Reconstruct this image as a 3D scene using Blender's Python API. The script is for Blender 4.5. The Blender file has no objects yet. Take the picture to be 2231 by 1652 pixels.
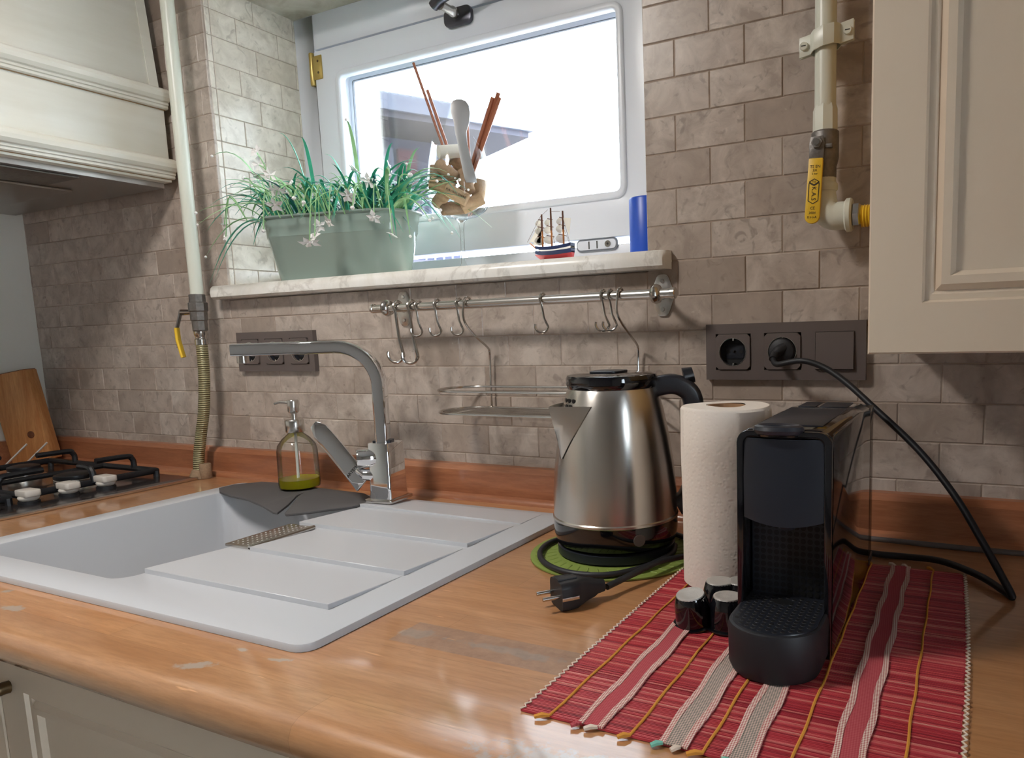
import bpy, bmesh, math, random
from mathutils import Vector as V, Matrix
from math import sin, cos, pi, radians as RD
random.seed(11)
SC = bpy.context.scene
COL = SC.collection
ZC = 0.9          # height of the worktop; every z below is measured from the worktop

# ---------------------------------------------------------------- camera
CAMP = V((1.38756, -1.02530, 1.19013))
yaw, pitch, roll, FPX, PPX, PPY = -0.4628025, 0.1295059, -0.0308366, 1577.136, 212.803, 95.594
fw = V((sin(yaw)*cos(pitch), cos(yaw)*cos(pitch), -sin(pitch)))
r0 = V((cos(yaw), -sin(yaw), 0)); u0 = r0.cross(fw)
CR = cos(roll)*r0 + sin(roll)*u0; CU = -sin(roll)*r0 + cos(roll)*u0
cam = bpy.data.cameras.new('camera'); camo = bpy.data.objects.new('camera', cam); COL.objects.link(camo)
m = Matrix((CR, CU, -fw)).transposed().to_4x4(); m.translation = CAMP; camo.matrix_world = m
cam.sensor_fit = 'HORIZONTAL'; cam.sensor_width = 36; cam.lens = FPX/2231*36
cam.shift_x = -PPX/2231; cam.shift_y = PPY/2231; cam.clip_start = .02; cam.clip_end = 200
SC.camera = camo

def frame_px(p):
    d = V(p) - CAMP; z = d.dot(fw)
    if z < .01: return (-9999, -9999, z)
    return (1115.5+PPX+FPX*d.dot(CR)/z, 826+PPY-FPX*d.dot(CU)/z, z)

# ---------------------------------------------------------------- light
SKY = 15.0
wd = bpy.data.worlds.new('sky'); SC.world = wd; wd.use_nodes = True
wd.node_tree.nodes['Background'].inputs[0].default_value = (.80, .90, 1.0, 1)
wd.node_tree.nodes['Background'].inputs[1].default_value = SKY
def light(name, kind, loc, energy, color, rot=None, target=None, **kw):
    l = bpy.data.lights.new(name, kind); l.energy = energy; l.color = color
    for k, v in kw.items(): setattr(l, k, v)
    o = bpy.data.objects.new(name, l); COL.objects.link(o); o.location = loc
    if target is not None: o.rotation_euler = (V(target)-V(loc)).to_track_quat('-Z', 'Y').to_euler()
    return o
light('sun', 'SUN', (2, 4, 8), 34.0, (1, .96, .90), target=(2+.12, 4-.52, 8-.84), angle=RD(.6))
SC.view_settings.view_transform = 'Standard'; SC.view_settings.look = 'None'
SC.view_settings.exposure = 0.25; SC.view_settings.gamma = 1.0
SC.cycles.max_bounces = 9; SC.cycles.transparent_max_bounces = 12; SC.cycles.caustics_refractive = False
try: SC.view_settings.use_curve_mapping = False
except Exception: pass

# ---------------------------------------------------------------- mesh helpers
class MB:
    def __init__(s): s.v = []; s.f = []
    def add(s, vs, fs):
        n = len(s.v); s.v += [V(p) for p in vs]; s.f += [tuple(i+n for i in f) for f in fs]; return s
    def box(s, x0, x1, y0, y1, z0, z1):
        return s.add([(x0,y0,z0),(x1,y0,z0),(x1,y1,z0),(x0,y1,z0),(x0,y0,z1),(x1,y0,z1),(x1,y1,z1),(x0,y1,z1)],
                     [(0,3,2,1),(4,5,6,7),(0,1,5,4),(1,2,6,5),(2,3,7,6),(3,0,4,7)])
    def rings(s, rs, cap=True, closed=False):
        n = len(rs[0]); vs = [p for r in rs for p in r]; fs = []
        m = len(rs)
        for i in range(m if closed else m-1):
            a = i*n; b = ((i+1) % m)*n
            for j in range(n):
                k = (j+1) % n; fs.append((a+j, a+k, b+k, b+j))
        if cap and not closed:
            fs.append(tuple(range(n))[::-1]); fs.append(tuple((m-1)*n+j for j in range(n)))
        return s.add(vs, fs)
    def lathe(s, prof, c=(0,0,0), n=32, axis='z', cap=True):
        rs = []
        for r, h in prof:
            ring = []
            for j in range(n):
                a = 2*pi*j/n; x, y = r*cos(a), r*sin(a)
                p = {'z': (x, y, h), 'y': (x, h, -y), 'x': (h, x, y)}[axis]
                ring.append((c[0]+p[0], c[1]+p[1], c[2]+p[2]))
            rs.append(ring)
        return s.rings(rs, cap)
    def tube(s, path, r, n=8, cap=True, closed=False, sx=1.0, up=None):
        P = [V(p) for p in path]; m = len(P); rs = []; nrm = None
        for i in range(m):
            if closed: t = P[(i+1) % m]-P[i-1]
            else: t = P[min(i+1, m-1)]-P[max(i-1, 0)]
            if t.length < 1e-9: t = V((0,0,1))
            t.normalize()
            if nrm is None or up is not None:
                u = V(up) if up is not None else (V((0,0,1)) if abs(t.z) < .9 else V((1,0,0)))
                nrm = (u-t*u.dot(t)).normalized()
            else: nrm = (nrm-t*nrm.dot(t)).normalized()
            b = t.cross(nrm); rr = r[i] if isinstance(r, (list, tuple)) else r
            rs.append([P[i]+nrm*(rr*cos(2*pi*j/n))+b*(rr*sx*sin(2*pi*j/n)) for j in range(n)])
        return s.rings(rs, cap, closed)
    def sweep(s, path, prof, side, cap=True):
        # prof: 2-D points (a, b); a along `side`, b along the path normal
        P = [V(p) for p in path]; m = len(P); rs = []; sd = V(side).normalized()
        for i in range(m):
            t = (P[min(i+1, m-1)]-P[max(i-1, 0)]).normalized(); nb = t.cross(sd).normalized()
            rs.append([P[i]+sd*a+nb*b for a, b in prof])
        return s.rings(rs, cap)
    def prism(s, poly, h0, h1, plane='xy'):
        def mp(a, b, h): return {'xy': (a, b, h), 'xz': (a, h, b), 'yz': (h, a, b)}[plane]
        return s.rings([[mp(a, b, h0) for a, b in poly], [mp(a, b, h1) for a, b in poly]])
    def xf(s, M):
        s.v = [M @ p for p in s.v]; return s
    def bm(s):
        b = bmesh.new(); vs = [b.verts.new(p) for p in s.v]
        for f in s.f:
            try: b.faces.new([vs[i] for i in f])
            except ValueError: pass
        return b
    def build(s, name, mat, parent=None, bevel=0, seg=2, smooth=38, local=False, fix=True, kind=None):
        b = s.bm()
        if fix:
            bmesh.ops.remove_doubles(b, verts=b.verts, dist=1e-6)
            bmesh.ops.recalc_face_normals(b, faces=b.faces)
        if bevel:
            es = [e for e in b.edges if len(e.link_faces) == 2 and e.calc_face_angle(0) > RD(30)]
            bmesh.ops.bevel(b, geom=es, offset=bevel, segments=seg, affect='EDGES', profile=.5, clamp_overlap=True)
        off = V((0,0,0)) if local else root_loc(parent)-V((0,0,ZC))
        for v in b.verts: v.co -= off
        me = bpy.data.meshes.new(name); b.to_mesh(me); b.free()
        return link_mesh(name, me, mat, parent, smooth, kind)
def link_mesh(name, me, mat, parent=None, smooth=38, kind=None):
    me.materials.clear() if not isinstance(mat, (list, tuple)) else None
    for mm in (mat if isinstance(mat, (list, tuple)) else [mat]): me.materials.append(mm)
    if smooth:
        me.polygons.foreach_set('use_smooth', [True]*len(me.polygons)); me.set_sharp_from_angle(angle=RD(smooth))
    o = bpy.data.objects.new(name, me); COL.objects.link(o); o.parent = parent
    if kind: o['kind'] = kind
    return o
def root_loc(p):
    l = V((0,0,0))
    while p is not None: l += p.location; p = p.parent
    return l
def tag(o, label, cat, group=None):
    o['label'] = label; o['category'] = cat
    if group: o['group'] = group
    return o
def thing(name, label, cat, loc, group=None, rotz=0):
    o = bpy.data.objects.new(name, None); COL.objects.link(o)
    o.location = (loc[0], loc[1], loc[2]+ZC); o.rotation_euler = (0, 0, rotz); o.empty_display_size = .02
    return tag(o, label, cat, group)
def single(o, label, cat, group=None):
    # a thing that is one mesh: move its origin to its base
    me = o.data; n = len(me.vertices); c = sum((v.co for v in me.vertices), V((0,0,0)))/n
    c.z = min(v.co.z for v in me.vertices)
    me.transform(Matrix.Translation(-c)); o.location = c
    return tag(o, label, cat, group)
def struct(mb, name, mat, parent=None, **k):
    return mb.build(name, mat, parent, kind='structure', **k)
def rrect(x0, x1, y0, y1, r, n=5):
    r = min(r, (x1-x0)/2-1e-5, (y1-y0)/2-1e-5); out = []
    for cx, cy, a0 in ((x1-r, y1-r, 0), (x0+r, y1-r, 90), (x0+r, y0+r, 180), (x1-r, y0+r, 270)):
        for i in range(n+1):
            a = RD(a0+90*i/n); out.append((cx+r*cos(a), cy+r*sin(a)))
    return out
def spline(pts, n=8):
    P = [V(p) for p in pts]; out = []
    for i in range(len(P)-1):
        a, b, c, d = P[max(i-1, 0)], P[i], P[i+1], P[min(i+2, len(P)-1)]
        for k in range(n):
            t = k/n; out.append(.5*((2*b)+(c-a)*t+(2*a-5*b+4*c-d)*t*t+(3*b-a-3*c+d)*t**3))
    out.append(P[-1]); return out
def arc(c, r, a0, a1, n=8, plane='xz', h=0):
    out = []
    for i in range(n+1):
        a = RD(a0+(a1-a0)*i/n); u, v = c[0]+r*cos(a), c[1]+r*sin(a)
        out.append({'xz': (u, h, v), 'yz': (h, u, v), 'xy': (u, v, h)}[plane])
    return out
def text_mesh(s, size):
    c = bpy.data.curves.new('t', 'FONT'); c.body = s; c.size = size; c.align_x = 'CENTER'; c.align_y = 'CENTER'; c.resolution_u = 2
    o = bpy.data.objects.new('t', c); COL.objects.link(o); bpy.context.view_layer.update()
    me = bpy.data.meshes.new_from_object(o); bpy.data.objects.remove(o); return me
def text(name, s, size, mat, M, parent):
    # M maps text plane (x right, y up, z out) to coordinates with z measured from the worktop
    me = text_mesh(s, size); me.transform(M); me.transform(Matrix.Translation(V((0,0,ZC))-root_loc(parent)))
    return link_mesh(name, me, mat, parent, 0)
def basis(o, x, y):
    x = V(x).normalized(); z = x.cross(V(y)).normalized(); y = z.cross(x)
    M = Matrix((x, y, z)).transposed().to_4x4(); M.translation = V(o); return M

# ---------------------------------------------------------------- materials
def lin(c): return tuple((v/12.92 if v <= .04045 else ((v+.055)/1.055)**2.4) for v in c)
def rgb(r, g, b): return lin((r/255, g/255, b/255))
class NT:
    def __init__(s, name):
        s.m = bpy.data.materials.new(name); s.m.use_nodes = True; s.t = s.m.node_tree
        s.p = s.t.nodes['Principled BSDF']; s.out = s.t.nodes['Material Output']
    def n(s, typ, **k):
        x = s.t.nodes.new(typ)
        for a, b in k.items(): setattr(x, a, b)
        return x
    def l(s, a, b): s.t.links.new(a, b)
    def coord(s, scale=(1,1,1), space='Object', rot=(0,0,0)):
        c = s.n('ShaderNodeTexCoord'); mp = s.n('ShaderNodeMapping'); mp.inputs['Scale'].default_value = scale; mp.inputs['Rotation'].default_value = rot
        if space == 'World':
            g = s.n('ShaderNodeNewGeometry'); s.l(g.outputs['Position'], mp.inputs[0])
        else: s.l(c.outputs[space], mp.inputs[0])
        return mp.outputs[0]
    def noise(s, vec, scale, detail=4, rough=.55, dist=0):
        x = s.n('ShaderNodeTexNoise'); x.inputs['Scale'].default_value = scale; x.inputs['Detail'].default_value = detail
        x.inputs['Roughness'].default_value = rough; x.inputs['Distortion'].default_value = dist
        s.l(vec, x.inputs['Vector']); return x.outputs['Fac']
    def ramp(s, fac, stops, interp='LINEAR'):
        x = s.n('ShaderNodeValToRGB'); x.color_ramp.interpolation = interp; e = x.color_ramp.elements
        while len(e) < len(stops): e.new(.5)
        for i, (p, c) in enumerate(stops): e[i].position = p; e[i].color = (*c, 1) if len(c) == 3 else c
        s.l(fac, x.inputs[0]); return x.outputs[0]
    def mix(s, fac, a, b, mode='MIX'):
        x = s.n('ShaderNodeMix', data_type='RGBA', blend_type=mode)
        for sock, v in ((x.inputs[0], fac), (x.inputs[6], a), (x.inputs[7], b)):
            if hasattr(v, 'is_output'): s.l(v, sock)
            elif isinstance(v, (int, float)): sock.default_value = v
            else: sock.default_value = (*v, 1)
        return x.outputs[2]
    def math(s, op, a, b=0):
        x = s.n('ShaderNodeMath', operation=op)
        for i, v in enumerate((a, b)):
            if hasattr(v, 'is_output'): s.l(v, x.inputs[i])
            else: x.inputs[i].default_value = v
        return x.outputs[0]
    def bump(s, fac, strength=.3, dist=.001):
        b = s.n('ShaderNodeBump'); b.inputs['Strength'].default_value = strength; b.inputs['Distance'].default_value = dist
        s.l(fac, b.inputs['Height']); s.l(b.outputs[0], s.p.inputs['Normal'])
    def col(s, x): s.l(x, s.p.inputs['Base Color'])
def mat(name, c, rough=.5, metal=0, coat=0, spec=.5, alpha=1, var=0, vscale=30, bump=0, bscale=200, sub=0, trans=0, ior=1.5):
    t = NT(name); p = t.p
    p.inputs['Base Color'].default_value = (*c, 1); p.inputs['Roughness'].default_value = rough; p.inputs['Metallic'].default_value = metal
    p.inputs['Coat Weight'].default_value = coat; p.inputs['Coat Roughness'].default_value = .08; p.inputs['Specular IOR Level'].default_value = spec
    p.inputs['Transmission Weight'].default_value = trans; p.inputs['IOR'].default_value = ior
    if sub: p.inputs['Subsurface Weight'].default_value = sub; p.inputs['Subsurface Radius'].default_value = (.01, .01, .01)
    if var:
        v = t.coord(); f = t.noise(v, vscale)
        t.col(t.ramp(f, [(.3, tuple(x*(1-var) for x in c)), (.7, tuple(min(1, x*(1+var)) for x in c))]))
    if bump:
        v = t.coord(); t.bump(t.noise(v, bscale, 3), bump, .0008)
    return t.m
def thin_glass(name, tint=(1,1,1), refl=.08, blend=.35, edge=None):
    t = NT(name); t.t.nodes.remove(t.p)
    a = t.n('ShaderNodeBsdfTransparent'); a.inputs[0].default_value = (*tint, 1)
    if edge:      # longer path through the glass towards the outline
        ef = t.n('ShaderNodeLayerWeight'); ef.inputs[0].default_value = .5
        t.l(t.ramp(ef.outputs['Facing'], [(.55, tint), (.98, edge)]), a.inputs[0])
    g = t.n('ShaderNodeBsdfGlossy'); g.inputs['Roughness'].default_value = .02
    lw = t.n('ShaderNodeLayerWeight'); lw.inputs[0].default_value = blend
    f = t.math('MULTIPLY_ADD', lw.outputs['Fresnel'], .75); t.t.nodes[-1].inputs[2].default_value = refl
    mx = t.n('ShaderNodeMixShader'); t.l(f, mx.inputs[0]); t.l(a.outputs[0], mx.inputs[1]); t.l(g.outputs[0], mx.inputs[2])
    t.l(mx.outputs[0], t.out.inputs[0]); return t.m
def glow(name, c, s):
    t = NT(name); t.p.inputs['Emission Color'].default_value = (*c, 1); t.p.inputs['Emission Strength'].default_value = s
    t.p.inputs['Base Color'].default_value = (*c, 1); return t.m

def tile_mat(name, lo, mid, hi, rough=.32):
    t = NT(name)
    oi = t.n('ShaderNodeObjectInfo'); ge = t.n('ShaderNodeNewGeometry')
    rnd = t.math('FRACT', t.math('ADD', oi.outputs['Random'], ge.outputs['Random Per Island']))
    base = t.ramp(rnd, [(0, lo), (.22, mid), (.75, mid), (1, hi)])
    v = t.coord(space='World'); sh = t.n('ShaderNodeVectorMath', operation='SCALE')
    cv = t.n('ShaderNodeCombineXYZ'); [t.l(rnd, cv.inputs[i]) for i in range(3)]
    t.l(cv.outputs[0], sh.inputs[0]); sh.inputs['Scale'].default_value = 7.3
    ad = t.n('ShaderNodeVectorMath', operation='ADD'); t.l(v, ad.inputs[0]); t.l(sh.outputs[0], ad.inputs[1]); vv = ad.outputs[0]
    n1 = t.noise(vv, 26, 6, .62, .6); n2 = t.noise(vv, 90, 4, .6); n3 = t.noise(vv, 45, 3, .5, 1.5)
    c = t.mix(t.ramp(n1, [(.35, (0,0,0)), (.68, (1,1,1))]), tuple(x*.80 for x in lo), base)
    c = t.mix(.8, base, c)
    c = t.mix(t.ramp(n3, [(.59, (0,0,0)), (.72, (.6,.6,.6))]), c, tuple(x*.6 for x in lo))
    c = t.mix(t.ramp(n2, [(.66, (0,0,0)), (.8, (.35,.35,.35))]), c, tuple(min(1, x*1.25) for x in hi))
    t.col(c); t.p.inputs['Roughness'].default_value = rough
    t.bump(t.math('ADD', n1, t.math('MULTIPLY', n2, .4)), .18, .0012)
    return t.m
def wood_mat(name, dark, light_, scale=(3, 28, 28), rough=.28, coat=.3, staves=None, wear_glare=None, croug=.12, knots=False, rot=(0,0,0)):
    t = NT(name); v = t.coord(scale, 'World', rot)
    n = t.noise(v, 1.6, 6, .62, .5); fine = t.noise(v, 9, 3, .7)
    c = t.ramp(n, [(.28, dark), (.72, light_)])
    c = t.mix(t.ramp(fine, [(.35, (.38,.38,.38)), (.6, (0,0,0))]), c, tuple(x*.72 for x in dark))
    if staves:
        w, l = staves; g = t.coord((1,1,1), 'World', rot); br = t.n('ShaderNodeTexBrick'); t.l(g, br.inputs['Vector'])
        br.inputs['Scale'].default_value = 1; br.inputs['Brick Width'].default_value = l; br.inputs['Row Height'].default_value = w
        br.inputs['Mortar Size'].default_value = .0004; br.inputs['Color1'].default_value = (1.06,1.0,.94,1); br.inputs['Color2'].default_value = (.86,.86,.9,1)
        br.inputs['Mortar'].default_value = (.72,.68,.62,1)
        c = t.mix(.75, c, br.outputs[0], 'MULTIPLY')
    if wear_glare:
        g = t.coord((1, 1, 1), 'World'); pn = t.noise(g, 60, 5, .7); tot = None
        for (sx, sy, ex, ey, sr) in wear_glare:      # wear spots and one painted glare: centre, half length, half width, turn
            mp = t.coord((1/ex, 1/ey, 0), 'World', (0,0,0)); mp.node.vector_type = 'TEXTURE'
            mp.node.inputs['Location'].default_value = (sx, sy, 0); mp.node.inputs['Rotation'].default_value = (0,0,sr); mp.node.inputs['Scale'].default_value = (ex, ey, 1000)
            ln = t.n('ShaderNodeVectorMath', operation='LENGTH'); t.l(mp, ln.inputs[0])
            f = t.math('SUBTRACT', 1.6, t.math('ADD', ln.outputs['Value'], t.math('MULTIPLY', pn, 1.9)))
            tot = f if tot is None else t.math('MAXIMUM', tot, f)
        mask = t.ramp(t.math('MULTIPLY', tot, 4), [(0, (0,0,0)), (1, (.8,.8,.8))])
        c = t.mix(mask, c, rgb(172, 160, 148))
        mp = t.coord((1,1,1), 'World'); mp.node.vector_type = 'TEXTURE'; mp.node.inputs['Location'].default_value = (1.03, -.506, 0); mp.node.inputs['Scale'].default_value = (.135, .0225, 1000)
        ab = t.n('ShaderNodeVectorMath', operation='ABSOLUTE'); t.l(mp, ab.inputs[0]); sx = t.n('ShaderNodeSeparateXYZ'); t.l(ab.outputs[0], sx.inputs[0])
        inb = t.math('LESS_THAN', t.math('MAXIMUM', sx.outputs[0], sx.outputs[1]), 1.0)      # one discoloured stave
        c = t.mix(t.math('MULTIPLY', inb, .6), c, t.ramp(pn, [(.35, rgb(128,104,92)), (.65, rgb(164,136,118))]))
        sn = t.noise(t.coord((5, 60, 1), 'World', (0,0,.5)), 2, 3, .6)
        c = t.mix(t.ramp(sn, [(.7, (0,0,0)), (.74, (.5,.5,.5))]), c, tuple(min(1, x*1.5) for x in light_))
    t.col(c); t.p.inputs['Roughness'].default_value = rough; t.p.inputs['Coat Weight'].default_value = coat; t.p.inputs['Coat Roughness'].default_value = croug; t.p.inputs['Coat IOR'].default_value = 1.6
    t.bump(fine, .08, .0006); return t.m

M = {}
M['tile'] = tile_mat('beige_marble_tile', rgb(168,152,139), rgb(198,185,173), rgb(211,200,189))
M['reveal_tile'] = tile_mat('lit_marble_tile', rgb(218,208,192), rgb(236,229,216), rgb(243,238,228), .16)  # wall tile lightened, window light in the recess put into its colour
M['grout'] = mat('grout', rgb(168,152,138), .85, bump=.3, bscale=300)
M['wall_paint'] = mat('white_wall_paint', rgb(222,220,210), .6, bump=.1, bscale=120)
M['room_dark'] = mat('far_wall_paint', rgb(188,185,181), .8)
M['room_paint'] = mat('room_paint', rgb(216,215,213), .8)
M['floor'] = mat('floor_stone', rgb(92,82,72), .4, var=.15, vscale=4)
M['worktop'] = wood_mat('varnished_beech', rgb(176,122,76), rgb(202,152,106), staves=(.09, .62), croug=.10, wear_glare=[(.912,-.506,.034,.02,.2),(.768,-.640,.03,.012,.5),(.436,-.628,.035,.012,.1),(.36,-.602,.016,.008,.2),(1.02,-.505,.10,.012,0),(.83,-.602,.02,.006,.3),(1.16,-.645,.05,.008,.8),(.78,-.600,.012,.006,0),(1.22,-.655,.03,.01,0),(1.16,-.640,.12,.035,.1)], rough=.45, coat=1.0)  # last spot: pale wear that also paints in the window glare
M['upstand'] = wood_mat('reddish_beech', rgb(150,92,62), rgb(182,122,86), staves=None, rough=.35)
M['board'] = wood_mat('pine', rgb(178,112,60), rgb(214,160,104), scale=(34, 34, 3), rough=.5, coat=0)
M['board_end'] = wood_mat('pine_end', rgb(96,52,30), rgb(128,76,46), scale=(60, 60, 60), rough=.6, coat=0)
M['sink'] = mat('white_composite', rgb(194,196,200), .33, spec=.45, bump=.04, bscale=900)
M['cab'] = mat('beige_lacquer', rgb(214,195,172), .42)
M['cab_edge'] = mat('ochre_edging', rgb(204,166,112), .5)
M['chrome'] = mat('chrome', (.86,.87,.89), .045, 1)
M['steel'] = mat('satin_steel', (.62,.60,.57), .26, 1)
M['galv'] = mat('galvanised', rgb(128,124,120), .48, .7, var=.2, vscale=120, bump=.4, bscale=260)
M['nickel'] = mat('nickel', (.55,.53,.50), .2, 1)
M['brass'] = mat('brass', rgb(196,172,104), .32, .85)
M['bronze'] = mat('bronze', rgb(104,86,62), .3, .85)
M['gunmetal'] = mat('gunmetal', rgb(84,84,92), .28, .8)
M['black_gloss'] = mat('black_gloss', rgb(14,15,20), .07, coat=.6)
M['black_satin'] = mat('black_satin', rgb(32,35,43), .34)
M['black_matte'] = mat('black_matte', rgb(24,25,30), .55)
M['black_rubber'] = mat('black_rubber', rgb(26,28,33), .5)
M['hole'] = mat('hole_black', rgb(6,6,8), .6)
M['plate'] = mat('grey_brown_plastic', rgb(98,88,84), .42)
M['yellow'] = mat('yellow_vinyl', rgb(232,190,48), .4)
M['pipe'] = mat('pipe_paint', rgb(216,218,204), .32, bump=.15, bscale=70)
M['pvc'] = mat('white_pvc', rgb(226,231,240), .3)
M['pvc_grey'] = mat('grey_gasket', rgb(120,126,136), .5)
M['plastic_white'] = mat('knob_white', rgb(206,200,192), .35)
M['enamel'] = mat('sage_enamel', rgb(138,155,147), .22, coat=.4)
M['soil'] = mat('plant_foam', rgb(50,74,54), .9)
M['leaf'] = mat('leaf_green', rgb(62,164,134), .4, sub=.3, var=.28, vscale=40)
M['leaf_l'] = mat('leaf_pale', rgb(150,196,140), .45, sub=.3, var=.2, vscale=40)
M['leaf_d'] = mat('leaf_dark', rgb(34,110,112), .4, var=.2, vscale=40)
M['petal'] = mat('petal_white', rgb(240,238,236), .5, sub=.25)
M['cork'] = mat('cork', rgb(196,166,132), .85, var=.10, vscale=220, bump=.15, bscale=700)
M['cork_d'] = mat('cork_dark', rgb(150,124,98), .85, var=.14, vscale=220, bump=.15, bscale=700)
M['cork_w'] = mat('cork_white', rgb(214,208,196), .6)
M['stick'] = mat('stick_brown', rgb(146,84,54), .5)
M['silver'] = mat('silver_blade', (.50,.50,.50), .4, .7)
M['ink'] = mat('ink', rgb(30,28,26), .6)
M['label_grey'] = mat('print_grey', rgb(150,150,155), .5)
M['blue_wax'] = mat('blue_wax', rgb(36,84,196), .35, sub=.1)
M['glass_pane'] = thin_glass('window_glass', (.97,.98,.98), .03)
M['glass'] = thin_glass('clear_glass', (.97,.98,.975), .015, .22, (.42,.46,.47))
M['tank'] = thin_glass('smoke_tank', (.62,.58,.55), .03)
M['soap'] = mat('green_soap', rgb(196,190,20), .15, trans=.35, ior=1.33)
M['tube_plastic'] = mat('tube_plastic', rgb(214,214,206), .4)
M['grey_foam'] = mat('grey_rubber', rgb(84,82,82), .7, bump=.2, bscale=500)
M['lime'] = mat('lime_silicone', rgb(126,144,66), .55)
M['paper'] = None
M['paper_core'] = mat('cardboard', rgb(170,132,98), .8)
M['foil'] = mat('foil', (.80,.79,.76), .38, .75, bump=.6, bscale=900)
M['thread_w'] = mat('cream_thread', rgb(226,208,190), .8)
M['thread_o'] = mat('orange_thread', rgb(214,148,56), .8)
M['thread_t'] = mat('teal_thread', rgb(120,190,170), .8)
M['cable_grey'] = mat('grey_cable', rgb(96,90,88), .5)
M['hood_glass'] = mat('brown_black_enamel', rgb(46,42,42), .18, coat=.3)
M['enamel_black'] = mat('cast_iron', rgb(22,23,27), .42)
M['filter'] = mat('hood_steel', (.42,.39,.36), .38, .9)
M['red_hull'] = mat('red_hull', rgb(176,56,60), .4)
M['navy'] = mat('navy_hull', rgb(28,44,84), .4)
M['white'] = mat('white_paint', rgb(236,234,230), .5)
M['sail'] = mat('sail_cloth', rgb(240,236,226), .8)
M['mast'] = mat('mast_wood', rgb(176,110,54), .6)
M['mast_d'] = mat('mast_dark', rgb(92,56,38), .6)
M['street'] = mat('street', rgb(110,110,110), .9)
M['house'] = mat('house_render', rgb(62,65,84), .9)
M['house_d'] = mat('house_shadow_board', rgb(60,59,68), .9)
M['house_red'] = mat('house_red', rgb(78,48,58), .9)
M['rail_paint'] = mat('rail_paint', rgb(86,90,104), .7)
t = NT('marble_sill'); v = t.coord(space='World'); n1 = t.noise(v, 9, 7, .65, 1.2); n2 = t.noise(v, 3.5, 6, .6, 2.0)
c = t.ramp(n1, [(.3, rgb(226,222,212)), (.6, rgb(242,240,234))]); c = t.mix(t.ramp(n2, [(.47, (0,0,0)), (.5, (.3,.3,.3)), (.53, (0,0,0))]), c, rgb(150,140,126))
t.col(c); t.p.inputs['Roughness'].default_value = .22; M['sill'] = t.m
t = NT('soffit_stone'); v = t.coord(space='World'); n1 = t.noise(v, 14, 7, .65, .8)
t.col(t.ramp(n1, [(.35, rgb(176,168,152)), (.65, rgb(208,204,192))])); t.p.inputs['Roughness'].default_value = .4; M['soffit'] = t.m
# patinated cream wood of the hood
t = NT('antique_cream'); v = t.coord((2, 2, 14), 'World'); n1 = t.noise(v, 2.2, 5, .6); v2 = t.coord(space='World'); n2 = t.noise(v2, 5, 3)
c = t.ramp(n1, [(.3, rgb(210,207,194)), (.7, rgb(220,218,207))]); c = t.mix(t.ramp(n2, [(.5, (0,0,0)), (.75, (.35,.35,.35))]), c, rgb(206,188,156))
t.col(c); t.p.inputs['Roughness'].default_value = .38; M['hood'] = t.m
M['hood_groove'] = mat('patina_brown', rgb(150,118,82), .6)
# quilted kitchen paper
t = NT('kitchen_paper'); v = t.coord(space='Object'); n1 = t.noise(v, 9, 2)
vo = t.n('ShaderNodeTexVoronoi'); vo.inputs['Scale'].default_value = 230; t.l(v, vo.inputs['Vector'])
t.p.inputs['Base Color'].default_value = (*rgb(228,219,209), 1); t.p.inputs['Roughness'].default_value = .9
t.bump(t.math('ADD', t.ramp(vo.outputs['Distance'], [(.1, (0,0,0)), (.5, (1,1,1))]), t.math('MULTIPLY', n1, 1.0)), .25, .0007); M['paper'] = t.m
# dyed bamboo slats
t = NT('red_bamboo'); ge = t.n('ShaderNodeNewGeometry'); v = t.coord((4, 300, 1), 'World'); n1 = t.noise(v, 2, 3)
c = t.ramp(t.math('ADD', t.math('MULTIPLY', ge.outputs['Random Per Island'], .75), t.math('MULTIPLY', n1, .4)),
           [(.12, rgb(134,38,50)), (.45, rgb(186,56,68)), (.8, rgb(202,80,86)), (1, rgb(222,150,138))])
t.col(c); t.p.inputs['Roughness'].default_value = .42; M['bamboo'] = t.m
def weave(name, a, b, s=420):
    t = NT(name); ck = t.n('ShaderNodeTexChecker'); ck.inputs['Scale'].default_value = s; v = t.coord((1,.8,.001), 'World', (0,0,.7)); t.l(v, ck.inputs['Vector'])
    ck.inputs['Color1'].default_value = (*a, 1); ck.inputs['Color2'].default_value = (*b, 1); t.l(ck.outputs[0], t.p.inputs['Base Color']); t.p.inputs['Roughness'].default_value = .85
    t.bump(ck.outputs[1], .5, .0006); return t.m
M['weave_pink'] = weave('pink_weave', rgb(190,88,94), rgb(176,64,74), 800)
M['weave_white'] = weave('white_weave', rgb(232,214,200), rgb(186,110,108), 800)
M['weave_grey'] = weave('grey_weave', rgb(206,180,168), rgb(126,122,114), 800)
# braided hose
t = NT('braided_hose'); v = t.coord(space='Object'); wv = t.n('ShaderNodeTexWave'); wv.bands_direction = 'Z'; wv.inputs['Scale'].default_value = 70; t.l(v, wv.inputs[0])
t.col(t.ramp(wv.outputs[1], [(.2, rgb(96,88,58)), (.8, rgb(196,190,150))])); t.p.inputs['Metallic'].default_value = .5; t.p.inputs['Roughness'].default_value = .35
t.bump(wv.outputs[1], .6, .001); M['braid'] = t.m
# brushed kettle steel: fine vertical streaks
t = NT('brushed_steel'); v = t.coord((260, 260, 3), 'Object'); n1 = t.noise(v, 1, 2)
t.p.inputs['Base Color'].default_value = (.60,.57,.53,1); t.p.inputs['Metallic'].default_value = 1
t.p.inputs['Roughness'].default_value = .27; t.p.inputs['Anisotropic'].default_value = .6; t.p.inputs['Anisotropic Rotation'].default_value = .25
t.bump(n1, .03, .0003); M['brushed'] = t.m
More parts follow.
